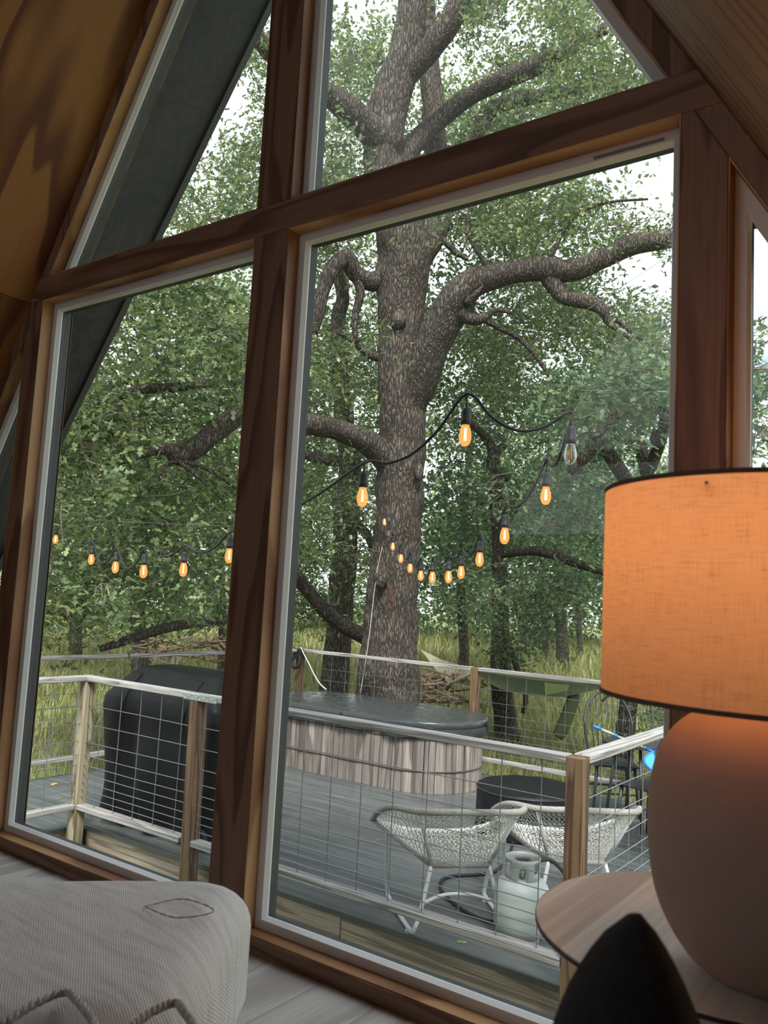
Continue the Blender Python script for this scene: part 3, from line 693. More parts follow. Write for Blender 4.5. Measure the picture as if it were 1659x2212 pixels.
# lid: slightly crowned, in two halves along a hinge seam
lid_levels = [(.03,-.262,0),(.042,-.255,0),(.045,-.20,0),(.035,-.186,0),(.015,-.182,0)]
lid = stad_loft(lid_levels, cap=False)
N_ = 120; base = len(lid.v)-N_; cx, cy = (TXL+TXR)/2, TY
rings = []
for f_ in (.85,.65,.4,.15):
    for i in range(N_):
        x, y, z = lid.v[base+i]; px = cx+(x-cx)*f_; py = cy+(y-cy)*f_
        lid.v.append((px, py, -.182+.028*(1-f_)+.004*mnoise.noise(Vector((px*6,py*6,0)))-.010*math.exp(-((px+3.42)/.03)**2)))
lid.f += [(base+j*N_+k, base+j*N_+(k+1)%N_, base+(j+1)*N_+(k+1)%N_, base+(j+1)*N_+k) for j in range(4) for k in range(N_)]
lid.f.append(tuple(base+4*N_+k for k in range(N_)))
cv = lid.build('cover', M['wet_cover'], tb, smooth=True)
stad_loft([(.047,-.252,.0),(.052,-.29,.02),(.050,-.335,.045)], cap=False, wrk=.5).build('skirt', M['cover'], cv, smooth=True)
for sx in (.70, 2.42):
    q = stad(sx); MB().tube([(q[0]+q[2]*.05, q[1]+q[3]*.05, -.205), (q[0]+q[2]*.062, q[1]+q[3]*.062, -.26), (q[0]+q[2]*.06, q[1]+q[3]*.06, -.34)], .014, 6).build('strap', M['rubber'], cv)

# ------------------------------------------------------------------ covered grill
def grill():
    t = thing('covered_grill', 'large gas grill under a fitted black cover on the deck', 'grill', (-3.0, 2.75, DZ))
    lev = []
    # z, x0, x1, y0, y1
    for z, a, b, c, d in ((-.80,-3.76,-2.66,2.42,3.00),(-.55,-3.80,-2.64,2.40,3.02),(-.2,-3.85,-2.62,2.38,3.04),(.04,-3.90,-2.60,2.37,3.05),(.12,-3.89,-2.61,2.38,3.04),(.20,-3.82,-2.67,2.42,3.00),(.30,-3.73,-2.76,2.50,2.93),(.345,-3.68,-2.80,2.55,2.89),(.358,-3.60,-2.86,2.62,2.83)):
        lev.append((z,a,b,c,d))
    n = 30; v = []
    fine = []
    for i in range(len(lev)-1):
        for k in range(4): fine.append(tuple(lerp(lev[i][q], lev[i+1][q], k/4) for q in range(5)))
    fine.append(lev[-1]); cnt = 0
    for li_, (z,a,b,c,d) in enumerate(fine):
        r = .05; pts = []
        for cx, cy, a0 in ((b-r,d-r,0),(a+r,d-r,90),(a+r,c+r,180),(b-r,c+r,270)):
            for k in range(5): an = math.radians(a0+90*k/4); pts.append((cx+r*math.cos(an), cy+r*math.sin(an)))
        full = []
        for i in range(len(pts)):
            p, q = pts[i], pts[(i+1)%len(pts)]; m = (18 if i in (4, 14) else 8) if i % 5 == 4 else 1
            full += [(lerp(p[0],q[0],k/m), lerp(p[1],q[1],k/m)) for k in range(m)]
        cnt = len(full)
        for x, y in full:
            low = max(0, min(1, (.1-z)/.9)); w = .07*low+.014
            fold = w*math.sin(x*15+y*11+.8*math.sin(z*2.5))*.55 + w*1.2*mnoise.noise(Vector((x*5, y*5, z*1.6)))
            cx, cy = (a+b)/2, (c+d)/2; ux, uy = (x-cx), (y-cy); L = math.hypot(ux, uy)
            v.append((x+ux/L*fold, y+uy/L*fold, z+.006*mnoise.noise(Vector((x*4,y*4,z)))))
    m = len(fine)
    f = [(i*cnt+k, i*cnt+(k+1)%cnt, (i+1)*cnt+(k+1)%cnt, (i+1)*cnt+k) for i in range(m-1) for k in range(cnt)]+[tuple((m-1)*cnt+k for k in range(cnt))]
    o = MB().add(v, f).build('cover', M['grill_cover'], t, smooth=True)
    for x in (-3.60, -2.90):       # stitched seams down the front
        MB().tube(crv([(x+.02, 2.50, .305), (x, 2.40, .17), (x-.01, 2.355, .0), (x-.03, 2.36, -.4), (x-.05, 2.395, -.79)], 5), .006, 5).build('seam', M['grill_cover'], o, smooth=True)
    for x in (-3.64, -2.78):
        for y in (2.47, 2.97):
            w = MB(); c = Vector((x, y, DZ+.085)); pr_ = []
            for k in range(20): a = 2*math.pi*k/20; pr_.append(c+Vector((0, .065*math.cos(a), .065*math.sin(a))) if False else c+Vector((.066*math.cos(a), 0, .066*math.sin(a))))
            w.tube(pr_, .019, 8, closed=True); w.tube([c+Vector((0,-.02,0)), c+Vector((0,.02,0))], .045, 14)
            w.build('wheel', M['rubber'], t, smooth=True)
grill()

# ------------------------------------------------------------------ covered fire pit
fp = PD(1143, 1699, 6.85); R_ = .43
t = thing('fire_pit', 'round fire pit under a low black cover beside the tub', 'fire pit', (fp.x, fp.y, DZ))
pv = []; seg = 72; lv = [(1.0, DZ+.015), (1.0,-.75),(1.0,-.6),(1.0,-.525),(.985,-.508),(.95,-.502),(.7,-.500),(.4,-.503),(.1,-.505)]
for r, z in lv:
    for k in range(seg):
        a = 2*math.pi*k/seg; w = 1+(.012*math.sin(a*11)+.01*math.sin(a*17+1))*(1 if r > .99 else 0)*(1 if z < -.6 else .2)
        pv.append((fp.x+R_*r*w*math.cos(a), fp.y+R_*r*w*math.sin(a), z+.006*mnoise.noise(Vector((math.cos(a)*r*4, math.sin(a)*r*4, 2)))))
MB().add(pv, [(i*seg+k,i*seg+(k+1)%seg,(i+1)*seg+(k+1)%seg,(i+1)*seg+k) for i in range(len(lv)-1) for k in range(seg)]+[tuple((len(lv)-1)*seg+k for k in range(seg))]).build('cover', M['grill_cover'], t, smooth=True)
MB().tube([(fp.x+(R_+.004)*math.cos(a), fp.y+(R_+.004)*math.sin(a), -.522) for a in [2*math.pi*k/60 for k in range(60)]], .006, 6, closed=True).build('hem', M['black'], t, smooth=True)
MB().lathe([(.36,0),(.36,.015)], (fp.x,fp.y,DZ), 40).build('base_ring', M['black'], t)

# ------------------------------------------------------------------ woven lounge chairs
def lounge():
    t = thing('lounge_chair', '', 'chair')
    bz, fz, bk = .36, .48, .705
    bl = {s: Vector((-.20, s*.17, bz)) for s in (-1, 1)}       # bottom bar ends (u forward, s side)
    ft = {s: Vector((.30, s*.43, fz)) for s in (-1, 1)}
    pt = {s: Vector((-.35, s*.29, bk-.012)) for s in (-1, 1)}
    rim_pts = [ft[-1], Vector((.12,-.43,.575)), Vector((-.14,-.40,.665)), pt[-1], Vector((-.44,-.12,bk+.008)), Vector((-.44,.12,bk+.008)), pt[1], Vector((-.14,.40,.665)), Vector((.12,.43,.575)), ft[1]]
    rim = crv(rim_pts, 6)
    MB().tube(rim, .019, 10).build('top_rim', M['cord_wrap'], t, smooth=True)
    MB().tube(crv([ft[-1], Vector((.335,-.22,fz-.07)), Vector((.345,0,fz-.085)), Vector((.335,.22,fz-.07)), ft[1]], 6), .016, 8).build('front_bar', M['white_tube'], t, smooth=True)
    MB().tube([bl[-1], bl[1]], .018, 10).build('bottom_bar', M['cord_wrap'], t, smooth=True)
    for s in (-1, 1):
        MB().tube([ft[s], bl[s]], .018, 10).build('side_bar', M['cord_wrap'], t, smooth=True)
        MB().tube([pt[s], bl[s]], .0125, 8).build('back_post', M['white_tube'], t, smooth=True)
        leg = crv([bl[s], Vector((-.25,s*.235,.12)), Vector((-.285,s*.275,.045)), Vector((-.25,s*.285,.022)), Vector((0,s*.30,.020)), Vector((.25,s*.31,.022)), Vector((.295,s*.315,.05)), Vector((.25,s*.335,.22)), Vector((.165,s*.36,.445))], 6)
        MB().tube(leg, .0125, 8).build('leg', M['white_tube'], t, smooth=True)
        for u in (-.21, .22): MB().box(u-.014, u+.014, s*.295-.012, s*.295+.012, .0, .012).build('foot_pad', M['white_tube'], t)
    MB().tube(crv([Vector((-.235,-.215,.165)), Vector((-.16,-.1,.175)), Vector((-.14,0,.178)), Vector((-.16,.1,.175)), Vector((-.235,.215,.165))], 5), .011, 8).build('stretcher', M['white_tube'], t, smooth=True)
    # cord webbing: lattice on the quads seat / back / two sides
    def patch(mb, A, B, nu, nv):      # A(t), B(t) opposite edge curves
        G = [[A(i/nu).lerp(B(i/nu), j/nv) for j in range(nv+1)] for i in range(nu+1)]
        r = .0021
        for i in range(nu):
            for j in range(nv):
                mb.tube([G[i][j], G[i+1][j+1]], r, 3, cap=False); mb.tube([G[i+1][j], G[i][j+1]], r, 3, cap=False)
        for i in range(1, nu): mb.tube([G[i][j] for j in range(nv+1)], r, 3, cap=False)
        for j in range(1, nv, 2): mb.tube([G[i][j] for i in range(nu+1)], r, 3, cap=False)
    w = MB()
    L = lambda a, b: (lambda t_: a.lerp(b, t_))
    i0, i1 = 18, len(rim)-1-18
    back = lambda t_: rim[int(round(lerp(i0, i1, t_)))]
    patch(w, back, L(bl[-1], bl[1]), 18, 11)
    patch(w, lambda t_: rim[int(round(lerp(0, i0, t_)))], lambda t_: ft[-1].lerp(bl[-1], t_), 16, 7)
    patch(w, lambda t_: rim[int(round(lerp(len(rim)-1, i1, t_)))], lambda t_: ft[1].lerp(bl[1], t_), 16, 7)
    frontc = crv([ft[-1], Vector((.335,-.22,fz-.07)), Vector((.345,0,fz-.085)), Vector((.335,.22,fz-.07)), ft[1]], 6)
    patch(w, lambda t_: frontc[int(round(t_*(len(frontc)-1)))], L(bl[-1], bl[1]), 15, 10)
    o = w.build('cord_web', M['web'], t); o['kind'] = 'stuff'
    return t
ch1 = lounge(); ch1['label'] = 'white woven cord lounge chair left of the corner post, behind the propane tank'
ch1['group'] = 'woven lounge chairs'
def place(o, x, y, ang): o.location = (x, y, DZ); o.rotation_euler = (0, 0, ang)
def chair_at(o, px, py, fx, fy):
    b = PZ(px, py, DZ+.36); l = math.hypot(fx, fy); place(o, b.x+.20*fx/l, b.y+.20*fy/l, math.atan2(fy, fx))
chair_at(ch1, 994, 1868, -.72, .69)
ch2 = copy_tree(ch1); ch2['label'] = 'white woven cord lounge chair half hidden by the corner post'
chair_at(ch2, 1246, 1861, -.64, .77)

# ------------------------------------------------------------------ propane tank and hose
tk = PZ(1113, 2046, DZ); TX, TYk = -.345, 2.66
t = thing('propane_tank', 'pale grey propane tank standing just inside the railing', 'propane tank', (TX, TYk, DZ))
MB().lathe([(.100,0),(.105,0),(.105,.035),(.100,.035)], (TX,TYk,DZ), 40).build('foot_ring', M['tank_collar'], t, smooth=True)
MB().lathe([(.03,.022),(.09,.030),(.130,.055),(.150,.095),(.1535,.13),(.1535,.17),(.1545,.175),(.1535,.18),(.1535,.26),(.148,.295),(.130,.325),(.10,.343),(.05,.352),(.02,.354)], (TX,TYk,DZ), 56).build('tank_body', M['tank'], t, smooth=True)
col = MB(); seg = 60; V = []; hs = [.335,.36,.385,.41,.435,.455]
for z in hs:
    for k in range(seg): a = 2*math.pi*k/seg; V.append((TX+.098*math.cos(a), TYk+.098*math.sin(a), DZ+z))
fa = math.degrees(math.atan2(CAM.y-TYk, CAM.x-TX))
F = []
for i in range(5):
    for k in range(seg):
        d = ((k+.5)*6-fa+180) % 360-180
        if i in (0,1,2) and abs(d) < 15 and not (i == 2 and abs(d) > 9): continue
        if i in (2,3) and 42 < abs(d) < 70: continue
        if i == 2 and 150 < abs(d): continue
        F.append((i*seg+k, i*seg+(k+1)%seg, (i+1)*seg+(k+1)%seg, (i+1)*seg+k))
co = col.add(V, F).build('collar', M['tank_collar'], t, smooth=True); sd = co.modifiers.new('solid', 'SOLIDIFY'); sd.thickness = .004
va = MB(); va.lathe([(.018,.35),(.018,.38),(.026,.382),(.026,.40),(.012,.405),(.012,.42)], (TX,TYk,DZ), 16)
d2 = (CAM-Vector((TX,TYk,CAM.z))).normalized(); va.tube([Vector((TX,TYk,DZ+.375)), Vector((TX,TYk,DZ+.375))+d2*.075], [.014,.016], 12)
va.build('valve', M['zinc'], t, smooth=True)
kn = MB(); kn.tube([(TX+.03*math.cos(a), TYk+.03*math.sin(a), DZ+.425) for a in [2*math.pi*k/20 for k in range(20)]], .008, 8, closed=True); kn.tube([(TX,TYk,DZ+.418),(TX,TYk,DZ+.432)], .026, 14)
kn.build('hand_wheel', M['rubber'], t, smooth=True)
hz = DZ+.013
hp = [(TX+.02,TYk+.09,DZ+.40),(TX+.10,TYk+.16,DZ+.42),(TX+.20,TYk+.20,DZ+.30),(TX+.24,TYk+.12,DZ+.10)]
hp += [tuple(PZ(x, y, hz)) for x, y in ((1180,2000),(1130,1985),(1060,1990),(1000,1965),(958,1930),(952,1905),(975,1893),(1040,1888),(1075,1878),(1100,1845),(1110,1810),(1112,1780),(1108,1755))]
tag(MB().tube(crv(hp, 6), .011, 8).build('gas_hose', M['rubber'], smooth=True), 'black rubber gas hose looping over the deck from the propane tank', 'hose')

# ------------------------------------------------------------------ bistro set
def hoop_chair():
    t = thing('dining_chair', 'black hoop back metal chair left of the round bistro table', 'chair')
    # local: x right, y forward, seat z .45
    MB().prism([(-.21,.435),(.21,.435),(.21,.455),(-.21,.455)], -.21, .21).build('seat', M['black'], t, bevel=.012, seg=2)
    for x in (-1, 1):
        for y in (-1, 1):
            MB().tube([(x*.17, y*.17, .437), (x*.205, y*.215, 0)], [.017,.011], 8).build('leg', M['black'], t, smooth=True)
    hoop = []
    for k in range(25):
        a = math.pi*k/24; hoop.append((.225*math.cos(a), -.20-.14*(math.sin(a)), .76+.30*math.sin(a)))
    hoop = [(.165,-.185,.45), (.205,-.195,.6)]+hoop+[(-.205,-.195,.6), (-.165,-.185,.45)]
    MB().tube(crv(hoop, 2), .011, 8).build('back_hoop', M['black'], t, smooth=True)
    for k in range(7):
        x = -.165+.055*k; xb = x*.75; c = max(-1, min(1, x/.225)); sn = math.sqrt(1-c*c)
        MB().tube([(xb, -.19, .45), (x, -.20-.14*sn, .76+.30*sn)], .0045, 6).build('spindle', M['black'], t, smooth=True)
    for y in (-1, 1): MB().tube([(-.185, y*.19, .2), (.185, y*.19, .2)], .009, 6).build('stretcher', M['black'], t)
    return t
hc = hoop_chair(); hc['group'] = 'black metal bistro chairs'
hs_ = PZ(1325, 1648, DZ+.45)
place(hc, -1.03, 5.93, math.radians(-148))
hc2 = copy_tree(hc); hc2['label'] = 'black metal chair with wet seat nearest the clay lamp base'
place(hc2, -.42, 5.20, math.radians(69))
bt = PZ(1372, 1607, -.17)
t = thing('bistro_table', 'small round black bistro table carrying the pool skimmer', 'table', (bt.x, bt.y, DZ))
MB().lathe([(.265,.69),(.28,.695),(.28,.715),(.27,.72)], (bt.x,bt.y,DZ), 48).build('table_top', M['black'], t, smooth=False)
for k in range(4):
    a = k*math.pi/2+.6; MB().tube([(bt.x+.16*math.cos(a), bt.y+.16*math.sin(a), DZ+.70), (bt.x+.25*math.cos(a), bt.y+.25*math.sin(a), DZ)], .014, 8).build('leg', M['black'], t, smooth=True)
zt = DZ+.735
sk = thing('pool_skimmer', 'blue pool skimmer net with grey pole resting on the bistro table', 'pool skimmer', tuple(PZ(1385,1618,zt)))
p1 = PZ(1396, 1617, zt+.015); p0 = PD(1281, 1568, (p1-CAM).dot(_f)+.12)
MB().tube([p0.lerp(p1,.16), p0.lerp(p1,.40)], .012, 10).build('pole', M['grey_pole'], sk, smooth=True)
MB().tube([p0.lerp(p1,.46), p1], .010, 10).build('pole', M['grey_pole'], sk, smooth=True)
MB().tube([p0, p0.lerp(p1,.16)], .0135, 10).build('grip', M['blue'], sk, smooth=True)
MB().tube([p0.lerp(p1,.40), p0.lerp(p1,.46)], .0145, 10).build('lock_ring', M['blue'], sk, smooth=True)
nb = [PZ(x, y, zt+.012) for x, y in ((1396,1617),(1412,1625),(1398,1632),(1391,1645),(1400,1660),(1418,1672),(1440,1672),(1462,1650),(1462,1632),(1440,1622),(1416,1624))]
nb = [nb[0].lerp(q, .95)-Vector((0,0,.0)) for q in nb]
MB().tube(crv(nb[1:]+[nb[1]], 4), .009, 8).build('net_frame', M['blue'], sk, smooth=True)
MB().tube([p1, nb[1]], .013, 8).build('handle_socket', M['blue'], sk, smooth=True)
cn = sum((Vector(q) for q in nb[2:]), Vector())/len(nb[2:]); rg = crv(nb[1:]+[nb[1]], 4)[:-1]; n = len(rg)
MB().add(rg+[cn+(q-cn)*.5-Vector((0,0,.012)) for q in rg]+[cn-Vector((0,0,.016))], [(i,(i+1)%n,(i+1)%n+n,i+n) for i in range(n)]+[(i+n,(i+1)%n+n,2*n) for i in range(n)]).build('net', M['blue_net'], sk, smooth=True)

# ------------------------------------------------------------------ small things on the deck and rail
def leaf_shape(l=.1):
    h = [(0,0),(.28,.22),(.42,.08),(.65,.26),(.75,.1),(1,0)]
    v = [(.45*l,0,0)]+[(x*l,y*l,.06*l*(y>0)+.10*l*abs(y)) for x, y in h]+[(x*l,-y*l,.10*l*abs(y)) for x, y in h[1:-1]]
    f = [(0,i,i+1) for i in range(1,6)]+[(0,7,1),(0,8,7),(0,9,8),(0,10,9),(0,6,10)]
    return v, f
LV, LF = leaf_shape(1.0)
for (px, py, l, lab, sm) in ((110,1694,.10,'curled yellow leaf fallen on the deck behind the left railing', 'dry_leaf'), (1030,1912,.055,'brown dry leaf on the deck beside the lounge chair leg', 'dead'), (830,1890,.03,None,None), (1021,2010,.10,'long brown dead leaf lying against the bottom rail by the tank','dead'), (985,2030,.07,'pale green leaf sprig under the bottom rail','moss'), (945,1972,.04,'small green moss tuft at the foot of the lounge chair','moss')):
    if not lab: continue
    p = PZ(px, py, DZ+.012); mb = MB(); a = random.random()*6
    vv = [Vector(q)*l for q in LV]; Rz = Matrix.Rotation(a, 3, 'Z')
    mb.add([Rz@q+p-Vector((0,0,.01)) for q in vv], LF)
    tag(mb.build('fallen_leaf', M[sm]), lab, 'leaf', 'leaves fallen on the deck')
bx = thing('outlet_box', 'black outdoor timer box hung on the far rail corner', 'timer box', tuple(PD(645, 1420, 9.6)))
c = PY(645, 1418, 6.30)
MB().box(c.x-.07, c.x+.07, c.y-.05, c.y+.02, c.z-.02, c.z+.10).build('box', M['rubber'], bx, bevel=.01)
MB().tube(crv([c+Vector((-.05,-.03,.0)), c+Vector((-.06,-.05,-.10)), c+Vector((0,-.06,-.14)), c+Vector((.06,-.05,-.10)), c+Vector((.05,-.03,.0))], 5), .022, 8).build('bracket', M['rubber'], bx, smooth=True)
wc = [PY(x, y, 6.28) for x, y in ((650,1398),(656,1412),(668,1435),(680,1460),(692,1478),(705,1490))]
tag(MB().tube(crv(wc, 5), .008, 6).build('power_cord', M['white_cord'], smooth=True), 'white power cord dropping from the far rail to the tub', 'cord')
# ------------------------------------------------------------------ string lights
sl_t = thing('string_lights', 'black cord string lights with amber bulbs looping above the deck', 'string lights', tuple(PD(1005,850,3.2)))
# glass centre pixel, depth, lit, cord height above the glass in pixels
BL = [(120,1165,7.6,1,40),(197,1208,6.6,1,38),(249,1225,5.9,1,42),(310,1234,5.2,1,50),(396,1230,5.0,1,52),(495,1200,4.7,1,52),(783,1073,3.55,1,75),(1005,940,3.2,1,92),(1232,980,3.2,0,92),(1179,1070,3.8,1,78),
      (1090,1157,4.2,1,62),(1036,1208,4.9,1,54),(996,1236,5.4,1,50),(969,1246,5.6,1,46),(934,1247,5.9,1,42),(909,1243,6.8,1,38),(886,1227,7.4,1,34),(866,1206,8.0,1,32),(849,1180,8.8,1,28),(841,1152,9.3,0,26),(831,1127,9.9,1,26)]
tops = []
for px, py, d, lit, hgt in BL:
    c = PD(px, py, d); up = PD(px, py-hgt, d); up = Vector((c.x, c.y, max(up.z, c.z+.13))); tops.append(up)
    z = c.z
    s_ = MB().lathe([(.010,.108),(.0165,.104),(.0185,.09),(.0185,.062),(.0205,.060),(.0205,.044),(.016,.040)][::-1], (c.x,c.y,z), 16)
    s_.tube([(c.x,c.y,z+.10), up], .0035, 6)
    so2 = s_.build('socket', M['rubber'], sl_t, smooth=True)
    MB().lathe([(.003,-.044),(.012,-.041),(.020,-.031),(.0245,-.015),(.0245,-.001),(.021,.018),(.016,.034),(.0135,.044)], (c.x,c.y,z), 18).build('bulb', M['amber'] if lit else M['bulb_glass'], so2, smooth=True)
    f_ = MB()
    for dx in (-.004, .004): f_.tube([(c.x+dx, c.y, z-.022), (c.x+dx*.6, c.y, z+.028)], .0022, 5)
    f_.build('filament', M['filament'] if lit else M['filament_off'], so2)
cp = []
for i in range(len(tops)-1):
    a, b = tops[i], tops[i+1]; L = (b-a).length; sag = .17*L if L < 1.2 else .09*L
    if i == 5: sag = .05
    if i == 7: sag = .11
    cp += [a, a.lerp(b,.25)-Vector((0,0,sag*.7)), a.lerp(b,.5)-Vector((0,0,sag)), a.lerp(b,.75)-Vector((0,0,sag*.7))]
cp.append(tops[-1])
MB().tube(crv(cp, 5), .0062, 7).build('cord', M['rubber'], sl_t, smooth=True)
gw = [tops[0]+Vector((0,0,.02)), tops[5]+Vector((0,0,.03)), tops[7]+Vector((0,0,.02)), tops[7]+Vector((.65,.35,.55))]
MB().tube(gw, .0012, 4).build('support_wire', M['wire'], sl_t)

# ------------------------------------------------------------------ trees
def limb(mb, pts, dd=None, seg=12, n=5, wob=.16):
    """pts: (px, py, width_px, depth)"""
    P = [PD(x, y, d) for x, y, w, d in pts]; R_ = [w/2*d/FPX for x, y, w, d in pts]
    C3 = crv([(p.x, p.y, p.z) for p in P], n); Rr = [q.x for q in crv([(r, 0, 0) for r in R_], n)]
    mb.tube(C3, [max(r, .004) for r in Rr], seg, wob=wob, wfreq=3.5)
    return C3, Rr
TD = 10.6
oak = thing('oak_tree', 'massive old oak with forked trunk behind the hot tub', 'tree', tuple(PD(838, 1650, TD)))
tr = MB(); twigpts = []
def L(*a, **k):
    c, r = limb(tr, *a, **k); twigpts.append((c, r)); return c
L([(832,1700,176,TD),(834,1600,158,TD),(836,1520,142,TD),(840,1450,128,TD),(845,1350,115,TD),(850,1250,108,TD),(858,1150,102,TD),(864,1050,102,TD),(868,950,104,TD),(866,850,96,TD),(866,750,94,TD),(866,660,98,TD),(872,580,116,TD),(876,520,118,TD),(850,430,92,TD),(826,360,86,TD),(832,270,86,TD),(858,170,78,TD),(880,90,66,TD),(892,0,60,TD),(885,-120,52,TD)], seg=28, n=6)
L([(900,560,70,TD),(930,500,72,TD),(950,440,62,10.9),(955,380,52,11.2),(938,300,52,11.4),(936,220,48,11.5),(928,150,44,11.6),(925,70,40,11.8),(915,-60,36,12)], seg=16)
L([(862,170,60,TD),(905,130,52,10.5),(950,80,50,10.4),(985,20,48,10.3),(1010,-80,44,10.2)], seg=14)
L([(840,320,78,TD),(800,280,66,10.4),(750,235,56,10.2),(700,200,50,10),(640,170,46,9.8),(590,120,40,9.6),(540,60,36,9.4)], seg=14)
L([(862,360,44,10.9),(905,300,42,11),(950,260,40,11),(1010,210,40,10.8),(1080,175,42,10.6),(1160,140,40,10.4),(1240,95,34,10.2),(1310,60,26,10)], seg=12)
L([(1020,330,34,12),(1050,250,36,12),(1100,220,32,12),(1180,205,28,12),(1260,190,22,12),(1350,170,14,12)], seg=10)
# big right limb
L([(880,900,60,TD),(905,830,74,10.5),(928,760,78,10.4),(955,700,80,10.3),(985,650,82,10.2),(1020,612,62,10.1),(1090,592,50,10),(1160,582,52,9.9),(1230,585,48,9.8),(1300,560,42,9.7),(1370,528,42,9.6),(1440,518,38,9.5),(1520,505,34,9.4),(1640,480,26,9.2)], seg=18)
L([(1190,600,50,9.9),(1215,640,34,9.8),(1270,652,32,9.7),(1300,668,28,9.6),(1318,700,14,9.6),(1360,730,8,9.6)], seg=10)
L([(985,665,60,10.2),(1010,685,34,10.1),(1040,690,22,10),(1070,670,12,10),(1105,676,7,9.9)], seg=9)
L([(1010,655,20,10),(1030,632,10,9.9),(1043,618,4,9.9)], seg=7, wob=0)
# left curl
L([(835,600,44,TD),(800,608,40,10.5),(768,590,38,10.4),(748,556,36,10.3),(722,575,34,10.2),(700,620,30,10.1),(690,670,26,10),(676,720,20,10)], seg=12)
L([(762,585,24,10.4),(778,630,20,10.4),(766,690,16,10.4),(770,740,10,10.4)], seg=8)
L([(830,775,22,TD),(795,765,16,10.5),(760,735,13,10.4),(725,715,8,10.3)], seg=8)
# low left limb crossing both windows
L([(850,1010,70,TD),(810,965,58,10.4),(760,940,48,10.2),(700,922,46,9.9),(640,912,46,9.6),(570,890,46,9.3),(520,892,46,9.0),(470,930,46,8.8),(420,968,46,8.6),(385,985,44,8.5),(360,970,30,8.4),(310,980,18,8.3),(260,1000,12,8.2),(200,990,8,8.1)], seg=14)
L([(520,830,14,9),(440,830,18,8.8),(370,838,22,8.6),(300,842,20,8.5),(230,870,10,8.4)], seg=8)
L([(530,1070,6,8.6),(440,1010,9,8.5),(365,1000,10,8.4),(350,1040,8,8.3),(330,1085,6,8.3)], seg=7)
L([(480,1080,5,8.4),(440,1040,8,8.4),(390,1000,9,8.4)], seg=7)
L([(520,1335,14,9.4),(440,1345,20,9.2),(380,1352,22,9),(320,1368,22,8.9),(260,1388,20,8.8),(215,1402,14,8.7)], seg=9)
L([(1175,590,12,9.9),(1230,480,9,9.8),(1300,440,7,9.7),(1400,430,5,9.6)], seg=7)
L([(1060,590,12,10),(1030,540,10,10),(1010,500,8,10),(1015,430,6,10)], seg=7)
L([(1330,690,12,9.6),(1400,740,8,9.6),(1460,760,6,9.6)], seg=7)
L([(920,480,16,10.6),(980,540,14,10.5),(1010,560,8,10.4)], seg=7)
L([(985,650,22,10.2),(1020,675,14,10.2),(1060,700,12,10.2),(1120,730,12,10.2),(1165,780,10,10.2),(1195,830,6,10.2)], seg=7)
tr.build('trunk', M['bark'], oak, smooth=True)
# burl, bark scar and knot on the trunk
kb = MB()
for (px, py, w, h, d) in ((862,690,34,46,10.33),(822,1250,30,46,10.26),(905,1020,20,40,10.3)):
    c = PD(px, py, d); r = w*d/FPX/2
    prof = [(r*math.cos(a), r*h/w*math.sin(a)) for a in [math.radians(-85+17*k) for k in range(11)]]
    kb.lathe(prof, (c.x,c.y,c.z), 14)
kb.build('burl', M['bark'], oak, smooth=True)
sc_ = [PD(x, y, 10.325) for x, y in ((836,1256),(843,1284),(838,1312),(830,1340))]
MB().tube(crv(sc_[:4], 4), [.02,.03,.04,.045,.05,.05,.05,.045,.045,.04,.03,.02,.01], 8).build('bark_scar', plain('rotten_wood', srgb(78,54,38), .95, noise=.4, nscale=25, bump=.5), oak, smooth=True)
wcp = [PD(x, y, d) for x, y, d in ((826,1182,10.22),(815,1230,10.22),(806,1300,10.2),(798,1370,10.17),(788,1440,10.15),(778,1500,10.12))]
tag(MB().tube(crv(wcp, 4), .004, 5).build('cable', M['white_cord'], smooth=True), 'thin white cable running down the big oak trunk', 'cable')

def tree(name, label, group, pts, matname='bark_dark', extra=()):
    t = thing(name, label, 'tree', tuple(PD(pts[0][0], pts[0][1], pts[0][3])), group)
    mb = MB(); limb(mb, pts, seg=12)
    for e in extra: limb(mb, e, seg=8)
    mb.build('trunk', M[matname], t, smooth=True); return t
G2 = 'trees around the meadow'
t2 = tree('oak_tree', 'smaller oak standing left of the massive oak behind the far railing', G2, [(718,1580,78,13),(722,1480,66,13),(730,1380,56,13),(740,1250,56,13),(748,1120,54,13),(756,1000,48,13),(740,880,40,13),(730,700,34,13),(740,640,30,13),(720,560,24,13)], 'bark',
    [[(790,1378,34,12),(740,1350,34,11.8),(700,1318,32,11.6),(660,1270,32,11.4),(630,1235,30,11.2),(560,1200,24,11)], [(745,1120,24,13),(790,1150,20,13),(810,1200,12,13)], [(755,1000,26,13),(690,990,24,13),(650,980,20,13)]])
t3 = tree('slim_tree', 'slim vine covered tree standing behind the green hammock', G2, [(1096,1600,56,12.5),(1088,1520,46,12.5),(1082,1440,44,12.5),(1080,1350,40,12.5),(1080,1250,34,12.5),(1076,1150,28,12.5),(1070,1050,26,12.5),(1060,960,22,12.5),(1000,900,14,12.5)], 'bark_dark',
    [[(1078,1120,24,12.5),(1120,1060,20,12.4),(1060,1000,22,12.4),(1090,960,16,12.4)], [(1130,1540,12,12.2),(1135,1500,12,12.2),(1115,1440,14,12.2),(1100,1390,10,12.3)], [(1080,1200,14,12.5),(1160,1190,22,12),(1240,1215,20,11.8),(1310,1240,14,11.5)]])
